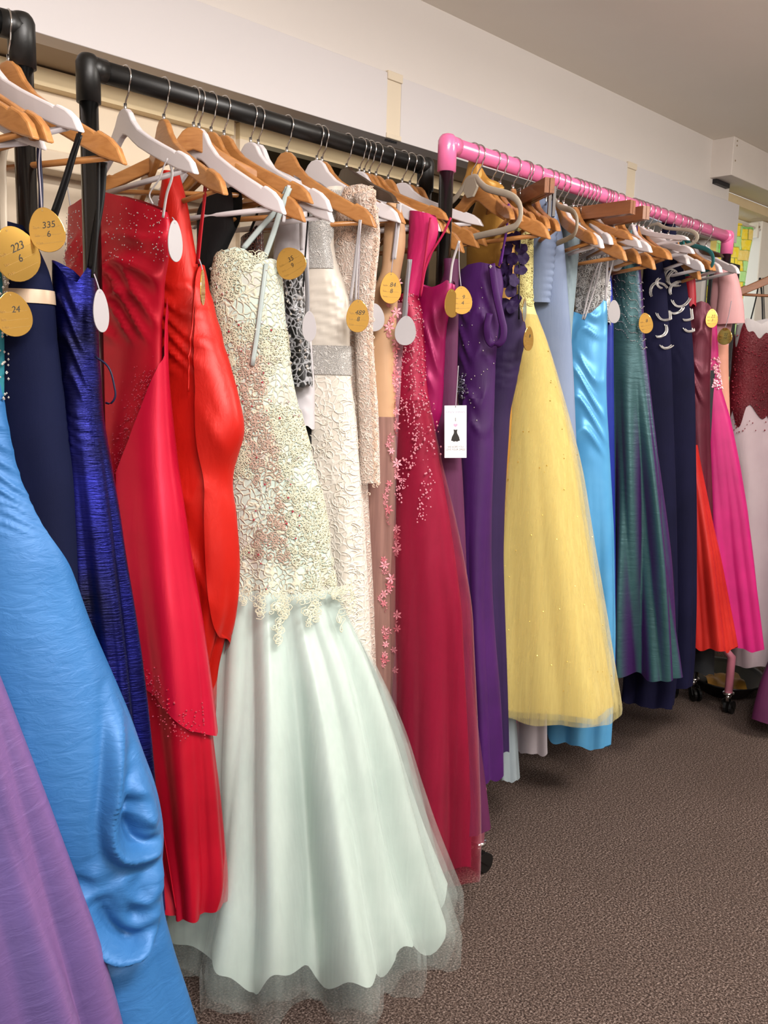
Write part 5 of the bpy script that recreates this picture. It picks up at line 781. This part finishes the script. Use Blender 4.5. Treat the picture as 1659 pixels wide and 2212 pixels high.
bz = PT('ivory', 'band')[:, 2]; panel(B, 'waistband', 'silver_mesh', bz[:2].mean(), bz[2:].mean(), -.3, PI*.98, .003, 12, 50)
nk = PT('ivory', 'neck'); zn = nk[:, 2]; o_ = np.argsort(zn)
panel(B, 'shoulder', 'silver_mesh', zn[0], zn[3], lambda Z: B.theta(np.interp(Z, zn[o_], nk[o_, 0]), Z), PI*.98, .003, 24, 16)
mb = MB(); base = np.array([0, 0, -B.zh])
for k in range(190):
    z = RNG.uniform(.62, bz[2:].mean()-.06); uc, a, b = B.at(z); u = uc + a*math.cos(RNG.uniform(.03*PI, .6*PI)); r = RNG.uniform(.008, .018); a0 = RNG.uniform(0, 6.28)
    aa = np.linspace(a0, a0+2.6, 8); mb.tube(B.front(u+r*np.cos(aa), z+r*np.sin(aa), .0015)+base, .0011, 4, cap=False)
mb.build('floral_cord', 'cord_ivory', B.root, True)['kind'] = 'stuff'
B = gown('blush', 'gown', 'blush lace gown with one long sheer sleeve hanging forward', 'blush_lace', N=96, M=110, folds=((6, .006),), ext=.14)
def sleeve(B, name, pts, w, t, mat, n=40, seg=20, ruche=0.0, fr=60, off=-.03):
    P = smooth_path(np.array(pts)+[0, off, -B.zh], n); mb = MB(); q = np.linspace(0, 1, n)
    r = np.interp(q, np.linspace(0, 1, len(w)), w) + ruche*np.abs(np.sin(PI*fr*q*np.linalg.norm(P[0]-P[-1])))
    mb.tube(P, r, seg, rt=t, side=(1, 0, 0), cap=False); o = mb.build(name, mat, B.root, True); return P
sp = PT('blush', 'sleeve'); P = sleeve(B, 'sleeve', sp, (.024, .026, .024, .022, .024, .026, .026, .027), .016, 'blush_lace')
mb = MB()
for k in range(420):
    q = P[RNG.integers(1, len(P))]; s_ = RNG.choice([1, 1, 1, -.2]); x = .022*s_ + RNG.normal(0, .004); t = np.linspace(0, 1, 7); a0 = RNG.uniform(0, 6.28)
    cx, cz = q[0]+x, q[2]+RNG.normal(0, .012); rr = .006*RNG.uniform(.5, 1.3)
    mb.tube(np.stack([cx + rr*t*np.cos(a0+7*t), np.full(7, q[1]-.012), cz + rr*t*np.sin(a0+7*t)], 1), .0011, 4, cap=False)
mb.build('sleeve_lace', 'cord_blush', B.root, True)['kind'] = 'stuff'
c2 = uzrand(B, 260, 1.72, 1.6); curls(B, 'neck_lace', c2, 'cord_blush', size=.007)
B = gown('nude', 'gown', 'nude tulle gown with pink flower vine down its front edge', 'nude_satin', 'nude_tulle', N=80, M=120, folds=((6, .005),), ext=.12)
vn = PT('nude', 'vine'); fl = MB()
for k in range(6):
    a = k*PI/3; fl.add([(0, -.002, 0), (.007*math.cos(a-.35), -.004, .007*math.sin(a-.35)), (.0125*math.cos(a), -.001, .0125*math.sin(a)), (.007*math.cos(a+.35), -.004, .007*math.sin(a+.35))], [[0, 1, 2, 3]])
f0 = fl.build('flower', 'petal_pink', None, False); fm = f0.data; bpy.data.objects.remove(f0); fm2 = fm.copy(); fm2.materials[0] = MATS['petal_rose']
for i, q in enumerate(smooth_path(vn, 64)):
    o = bpy.data.objects.new('flower', fm2 if i % 4 == 1 else fm); COL.objects.link(o); o.parent = B.root
    p = B.front(np.array([q[0]+RNG.normal(0, .004)]), np.array([q[2]]), .005)[0]; o.location = (p[0], p[1], p[2]-B.zh); o.rotation_euler = (RNG.normal(0, .3), RNG.uniform(0, 6), RNG.normal(0, .4)); s_ = RNG.uniform(.7, 1.25); o.scale = (s_, s_, s_)
gown('dusty', 'dress', 'dusty pink dress seen as a sliver beside the white oval tag back', 'dusty_pink', N=48, M=80, ext=.1)
B = gown('raspberry', 'gown', 'raspberry gown with sparkling bead trails and a tulle hem', 'raspberry_satin', N=150, M=160, folds=((4, .012), (7, .008)), fold_from=1.15, hem=.012, ext=.0)
th = np.linspace(0, 2*PI, 150, endpoint=False); base = np.array([0, 0, -B.zh])
grid_obj('tulle_layer', B.rows(th, np.full_like(th, 1.25), np.maximum(B.zhem(th)-.028, .006), 90, .026)+base, 'raspberry_tulle', B.root, True)
scatter(B, 'bodice_beads', rand_front(B, 300, 1.50, 1.22, .02, .8*PI), RNG.uniform(.0012, .003, 300), 'pink_bead')
for nm in ('c1', 'c2'): scatter(B, 'bead_trail', along(B, PT('raspberry', nm), 170, .007, .014), RNG.uniform(.0014, .0034, 170), 'pink_bead')
gown('hot_pink', 'dress', 'hot pink dress with a wide sash top above the magenta satin dress', 'hot_pink_crepe', N=64, M=70, ruche=((1.7, 1.5, .004, 40, 1.5),), ext=.0)
B = gown('magenta', 'dress', 'short magenta satin dress with a folded bust beside the plum gown', 'magenta_satin', N=80, M=80, ruche=((1.5, 1.25, .007, 10, 1.2),), ext=.1)
gown('plum', 'gown', 'dark plum chiffon gown behind the white card tag', 'plum_chiffon', N=80, M=110, folds=((5, .010),), fold_from=1.25, ext=.14)

# pink rack
B = gown('purple', 'gown', 'deep purple one shoulder gown with crystal brooch and hanging strap loop', 'purple_crepe', N=110, M=140, folds=((4, .010),), fold_from=1.15,
         ruche=((1.56, 1.30, .009, 13, 1.0), (1.3, 1.15, .008, 12, -1.0)), ext=.0)
lp = PT('purple', 'loop')+np.array([0, -.045, -B.zh]); MB().tube(smooth_path(lp, 40), .009, 8, rt=.002, side=(1, .2, 0)).build('strap_loop', 'purple_crepe', B.root, True)
scatter(B, 'brooch', along(B, PT('purple', 'brooch'), 110, .008, .006), RNG.uniform(.0016, .0036, 110), 'dark_crystal')
scatter(B, 'crystals', rand_front(B, 40, 1.58, 1.2), RNG.uniform(.0012, .0024, 40), 'crystal')
scatter(B, 'jewel', PT('purple', 'pin')+[[0, -.04, 0]], .005, 'crystal')
B = gown('aubergine', 'gown', 'aubergine gown with ruched waist and chiffon petals on the shoulder', 'aubergine_chiffon', N=100, M=130, folds=((6, .006),), ruche=((1.40, 1.27, .006, 42, -.45),), ext=.1)
pm = MB(); n_ = 16
pm.add([(0, 0, 0)] + [(.017*math.cos(a)*(1+.08*math.sin(3*a)), .003*math.sin(4*a), .015*math.sin(a)) for a in np.linspace(0, 2*PI, n_, endpoint=False)], [[0, 1+k, 1+(k+1) % n_] for k in range(n_)])
p0 = pm.build('petal', 'aubergine_chiffon', None, True); pme = p0.data; bpy.data.objects.remove(p0)
for i, q in enumerate(PT('aubergine', 'petal')):
    o = bpy.data.objects.new('petal', pme); COL.objects.link(o); o.parent = B.root; o.location = (q[0], -.03-.012*(i % 3), q[2]-B.zh); o.rotation_euler = (RNG.normal(.3, .25), RNG.uniform(0, 6), RNG.normal(0, .4))
B = gown('gold', 'dress', 'mustard gold halter dress with a knotted neck under the pink rail', 'gold_satin', N=80, M=90, folds=((7, .006), (12, .003)), fold_from=1.75, ext=.0)
kp = PT('gold', 'knot'); q = smooth_path(kp+[0, -.10, -B.zh], 30); w_ = np.linspace(0, 1, 30)
MB().tube(q, .007+.020*np.abs(np.cos(w_*PI)), 10, rt=.007+.006*np.abs(np.cos(w_*PI)), side=(1, 0, 0)).build('neck_knot', 'gold_satin', B.root, True)
B = gown('yellow', 'gown', 'pale yellow tulle gown with a wide bell skirt and sparkles', 'yellow_bodice', 'yellow_lining', N=150, M=130, folds=((5, .012), (9, .007)), fold_from=1.3, hem=.006)
th = np.linspace(0, 2*PI, 150, endpoint=False); base = np.array([0, 0, -B.zh])
grid_obj('tulle_layer', B.rows(th, np.full_like(th, B.waist+.01), B.zhem(th)-.012, 80, .010)+base, 'yellow_tulle', B.root, True)
grid_obj('outer_tulle', B.rows(th, np.full_like(th, B.waist+.01), B.zhem(th+.2)-.02, 80, .022)+base, 'yellow_tulle', B.root, True)
scatter(B, 'sparkles', rand_front(B, 70, 1.4, .45, off=.026), RNG.uniform(.0012, .0024, 70), 'gold_bead')
c3 = uzrand(B, 240, 1.75, 1.50); curls(B, 'ruffle', c3, 'yellow_bodice', size=.009, r=.0016)
B = gown('slate', 'dress', 'slate blue dress with a ruched short sleeve beside the yellow gown', 'slate_crepe', N=90, M=110, folds=((5, .008),), fold_from=1.5, ruche=((1.8, 1.6, .004, 18, .7),), ext=.0)
sleeve(B, 'sleeve', PT('slate', 'sleeve'), (.026, .034, .033, .030, .026), .02, 'slate_crepe', n=90, ruche=.004, fr=55, off=-.02)
gown('white_slip', 'dress', 'white slip dress whose hem shows under the yellow tulle', 'slip_white', N=64, M=80, folds=((5, .008),), fold_from=.9, ext=.0)
gown('powder', 'dress', 'powder blue chiffon dress behind the slate blue sleeve', 'powder_chiffon', N=64, M=90, folds=((6, .006),), ruche=((1.74, 1.5, .004, 16, 1.6),), ext=.08)
gown('pale_hem', 'dress', 'pale grey blue dress whose hem hangs below the plum and purple gowns', 'pale_grey_blue', N=48, M=60, folds=((5, .006),), fold_from=.6)
B = gown('clear_lace', 'dress', 'dress with clear beaded net top behind the sky blue gown straps', 'clear_beads', N=64, M=60)
c4 = uzrand(B, 160, 1.7, 1.5); curls(B, 'beaded_net', c4, 'cord_clear', size=.008, r=.0012)
B = gown('sky', 'gown', 'sky blue satin strapless gown with swept pleats under white straps', 'sky_satin', N=120, M=170, folds=((5, .010), (8, .006)), fold_from=1.2, hem=.008, ruche=((1.54, 1.42, .008, 16, -.6), (1.42, 1.05, .011, 13, .8)))
gown('cobalt', 'dress', 'cobalt blue dress behind the right edge of the sky blue gown', 'cobalt_satin', N=48, M=80, ext=.1)
B = gown('teal_taffeta', 'gown', 'dark teal shot taffeta gown with beaded ruched bodice', 'shot_taffeta', N=140, M=150, folds=((6, .036), (10, .016)), fold_from=1.45, fpow=.7, hem=.006, ruche=((1.70, 1.42, .005, 62, .15),), ext=.0)
z_ = np.linspace(1.66, 1.46, 9)
for zz in z_:
    n = 34; uc, a, b = B.at(zz); th_ = np.linspace(.03*PI, .75*PI, n); P = B.S(th_, zz - .05*(np.cos(th_)) + .006*np.sin(th_*9), .004)
    scatter(B, 'bead_row', P[RNG.uniform(0, 1, n) > .2], .0018, 'crystal')
def scrolls(B, centers):
    for (f, z, r, a0, a1, rot) in centers:
        uc, a, b = B.at(z); aa = np.linspace(a0, a1, 26); x = r*np.cos(aa)*(.6+.4*aa/a1); y = 1.25*r*np.sin(aa)*(.6+.4*aa/a1)
        u = uc + a*f + x*math.cos(rot) - y*math.sin(rot); zz = z + x*math.sin(rot) + y*math.cos(rot); P = B.front(u, zz, .004)
        scatter(B, 'bead_scroll', np.concatenate([P, P+[.004, 0, .002], P+[-.003, 0, .004]]), .0025, 'crystal')
B = gown('navy_bead', 'gown', 'navy chiffon gown with white bead scrolls, beside the teal taffeta gown', 'navy_chiffon', N=90, M=110, folds=((6, .010),), fold_from=1.3, ruche=((1.45, 1.36, .003, 90, 0),), ext=.18)
scrolls(B, [(.55, 1.60, .030, .3, 3.2, .4), (.75, 1.54, .028, 3.4, 6.0, .2), (.5, 1.48, .025, 4, 6.2, .6), (.85, 1.63, .02, 1, 3, 1.4), (.8, 1.44, .02, 3.6, 5.4, .4)])
B = gown('navy_bead2', 'gown', 'second navy gown with white bead scrolls, halter neck, beside the burgundy gown', 'navy_chiffon', N=90, M=110, folds=((6, .010),), fold_from=1.3, ruche=((1.45, 1.36, .003, 90, 0),), ext=.16)
scrolls(B, [(.1, 1.66, .025, .3, 5.0, .4), (.5, 1.66, .032, .2, 2.8, 2.2), (.45, 1.59, .028, 3.4, 6.0, .2), (.75, 1.62, .035, .2, 2.0, 1.7), (.7, 1.54, .025, 4, 6.2, .6), (.85, 1.50, .02, 3.6, 5.4, .4), (.1, 1.57, .03, 3.8, 5.6, .3)])
gown('red_small', 'dress', 'small bright red dress above the burgundy satin gown', 'red_satin', N=40, M=30)
gown('burgundy', 'gown', 'burgundy satin gown with pleated bust behind a gold tag', 'burgundy_satin', N=90, M=110, folds=((6, .010),), fold_from=1.35, ruche=((1.57, 1.42, .006, 14, 1.0), (1.40, 1.22, .008, 12, 1.4)), ext=.12)
gown('orange', 'skirt', 'orange-red organza skirt between the navy and fuchsia gowns', 'orange_organza', N=110, M=90, folds=((5, .018), (8, .010)), fold_from=1.1, hem=.008)
gown('charcoal_hem', 'dress', 'charcoal dress whose hem shows below the orange-red organza', 'charcoal_crepe', N=48, M=60)
B = gown('fuchsia', 'gown', 'fuchsia chiffon gown with pink lace waist, flaring by the ball gown', 'fuchsia_chiffon', N=110, M=120, folds=((5, .014), (9, .007)), fold_from=1.35, hem=.006)
scatter(B, 'lace_flowers', rand_front(B, 120, 1.40, 1.29, .02, .7*PI, .004), RNG.uniform(.003, .006, 120), 'pink_bead', squash=.4)
B = gown('blush_sleeve', 'dress', 'blush pink dress with short flared sleeve under the white hanger', 'blush_crepe', 'peach_chiffon', N=80, M=90, folds=((5, .006),), ext=.0)
sleeve(B, 'sleeve', PT('blush_sleeve', 'sleeve'), (.03, .036, .044, .05), .026, 'blush_crepe', n=40, off=-.02)
B = gown('ballgown', 'gown', 'pale pink ball gown with garnet red sequinned waist by the window', 'ballgown_satin', 'ballgown_tulle', N=150, M=120, folds=((7, .020), (12, .010)), fold_from=1.25, hem=.012)
f_ = lambda s: 1.50 + .035*np.sin(15*PI*s+.4)*np.sin(4.3*PI*s) - .02*np.sin(5*PI*s) + .012*np.sin(53*s)
g_ = lambda s: B.waist - .03 - .07*np.abs(np.sin(8.5*PI*s+.5))*np.abs(np.sin(3*PI*s)) + .02*np.sin(31*s)
panel(B, 'sequin_overlay', 'garnet_sequins', f_, g_, -.6, PI+.6, .006, 40, 140)
scatter(B, 'sequins', rand_front(B, 260, 1.50, 1.12, off=.0095), RNG.uniform(.0022, .0045, 260), 'red_crystal')
B = gown('plum_hem', 'dress', 'dark plum gown reaching the carpet before the ball gown at the picture edge', 'plum_chiffon', N=64, M=60, folds=((4, .012),), fold_from=.8)

# rack behind the ball gown, mostly outside the picture
rack('garment_rack', 'black clothes rack outside the picture that carries the pale pink ball gown', (3.64, 1.40), (2.94, 0.38), 'black_plastic', 'black_plastic', 'black_tube', 0.0195)
gown('black_right', 'dress', 'black dress with thin straps behind the ball gown', 'black_crepe', N=64, M=60)


tray = tag(empty('tray', (3.66, 1.50, 0), .6), 'black oval tray holding a mustard cloth on the carpet under the ball gown', 'tray')
def oval(r, h): return [(1.35*r*math.cos(a), r*math.sin(a), h) for a in np.linspace(0, 2*PI, 28, endpoint=False)]
V = oval(.10, .004) + oval(.155, .075) + oval(.165, .08) + oval(.165, .072) + oval(.15, .068) + oval(.095, .010)
tr = mesh_obj('rim_and_sides', V, grid_faces(6, 28, True) + [list(range(28))[::-1], [140+k for k in range(28)]], 'black_plastic', tray)
gx, gy = np.meshgrid(np.linspace(-.09, .09, 14), np.linspace(-.06, .06, 12), indexing='ij')
cl = tag(grid_obj('cloth', np.stack([gx*1.3, gy*1.3, .03+.012*np.sin(gx*60)*np.cos(gy*70)+.02*(1-(gx/.1)**2)], -1), 'gold_satin'), 'mustard cloth lying in the black oval tray', 'cloth')
cl.location = (3.66, 1.50, 0.002); cl.rotation_euler = (0, 0, .6)

# ------------------------------------------------------------------ tags
def text(name, body, size, mat, parent, loc, align='CENTER', shear=0.0, sx=1.0):
    c = bpy.data.curves.new(name, 'FONT'); c.body = body; c.size = size; c.align_x = align; c.align_y = 'CENTER'; c.extrude = 0.0001; c.shear = shear
    c.materials.append(MATS[mat]); o = bpy.data.objects.new(name, c); me = bpy.data.meshes.new_from_object(o); bpy.data.objects.remove(o); bpy.data.curves.remove(c); o = bpy.data.objects.new(name, me); COL.objects.link(o); o.parent = parent; o.location = loc; o.rotation_euler = (PI/2, 0, 0); o.scale = (sx, 1, 1); return o
def egg(L, w, n=36):
    out = []
    for a in np.linspace(0, 2*PI, n, endpoint=False):
        y = math.cos(a); x = math.sin(a)*(1 - .17*y); out.append((x*w*L/2, -L/2 + y*L/2))
    return out
for T in TAG_DATA:
    L = T['L']; root = empty('price_tag' if T['k'] != 'card' else 'swing_tag', T['p']); root.rotation_euler = Matrix.Rotation(math.radians(T['yaw']), 3, 'Z').to_euler()
    root.rotation_euler = (Matrix.Rotation(math.radians(T['yaw']), 3, 'Z') @ Matrix.Rotation(-T['roll'], 3, 'Y')).to_euler()
    tag(root, T['label'], 'tag')
    if T['k'] == 'card':
        W = L*.42; MB().box((-W/2, -.0006, -L), (W/2, .0006, 0)).build('card', 'card_white', root, bevel=.0004)
        MB().tube([(0, -.0012, -L*.02), (0, -.0008, -L*.035)], .0009, 6).build('eyelet', 'ink_black', root)
        text('lettering', 'simply dresses', L*.062, 'ink_grey', root, (0, -.0009, -L*.12)); text('lettering', 'I', L*.105, 'ink_black', root, (0, -.0009, -L*.27))
        hp = [(16*math.sin(a)**3, 13*math.cos(a)-5*math.cos(2*a)-2*math.cos(3*a)-math.cos(4*a)) for a in np.linspace(0, 2*PI, 30, endpoint=False)]
        MB().prism([(x*L*.0026, -L*.375 + y*L*.0026) for x, y in hp], -.0009, -.0006).build('heart', 'ink_pink', root)
        dp = [(-.038, .45), (-.030, .455), (0, .462), (.030, .455), (.038, .45), (.030, .50), (.034, .53), (.07, .60), (.085, .67), (.06, .675), (.03, .69), (0, .68), (-.03, .69), (-.06, .675), (-.085, .67), (-.07, .60), (-.034, .53), (-.030, .50)]
        MB().prism([(x*L, -z*L) for x, z in dp], -.0009, -.0006).build('dress_emblem', 'ink_black', root)
        text('lettering', 'WE HOPE YOU', L*.050, 'ink_black', root, (0, -.0009, -L*.79), sx=.9); text('lettering', 'LOVE YOUR DRESS', L*.050, 'ink_black', root, (0, -.0009, -L*.84), sx=.9)
        for z, w in ((.875, .36), (.893, .26), (.91, .22), (.95, .13)): MB().box((-w*L/2, -.0009, -z*L-.0004), (w*L/2, -.0006, -z*L)).build('printed_line', 'ink_grey', root)
    else:
        MB().prism(egg(L, T['w']), -.001, .001).build('plate', 'mirror_gold' if T['k'] == 'gold' else 'tag_back', root, bevel=.0005)
        MB().tube([(0, -.0014, -L*.07), (0, .0014, -L*.07)], .0016, 8).build('eyelet', 'ink_line' if T['k'] == 'gold' else 'string', root)
        if T['t']:
            text('handwriting', T['t'][0], L*.20, 'ink_black', root, (L*.06, -.0014, -L*.40), shear=.2); text('handwriting', T['t'][1], L*.19, 'ink_black', root, (L*.02, -.0014, -L*.60), shear=.15)
            for w, z in (('Style', .44), ('Size', .62), ('Price', .79)):
                text('lettering', w, L*.075, 'ink_line', root, (-L*.29*T['w']/.78, -.0014, -L*z+L*.02), 'LEFT'); MB().box((-L*.26*T['w']/.78, -.0013, -L*z-.0005), (L*.30*T['w']/.78, -.001, -L*z)).build('printed_line', 'ink_line', root)
    if T['s']:
        Mi = root.rotation_euler.to_matrix().inverted(); p = [Mi @ (Vector(q) - Vector(T['p'])) for q in T['s']]
        MB().tube(smooth_path([tuple(q) for q in p], 16), .0012, 5).build('cord', 'string', root, True)
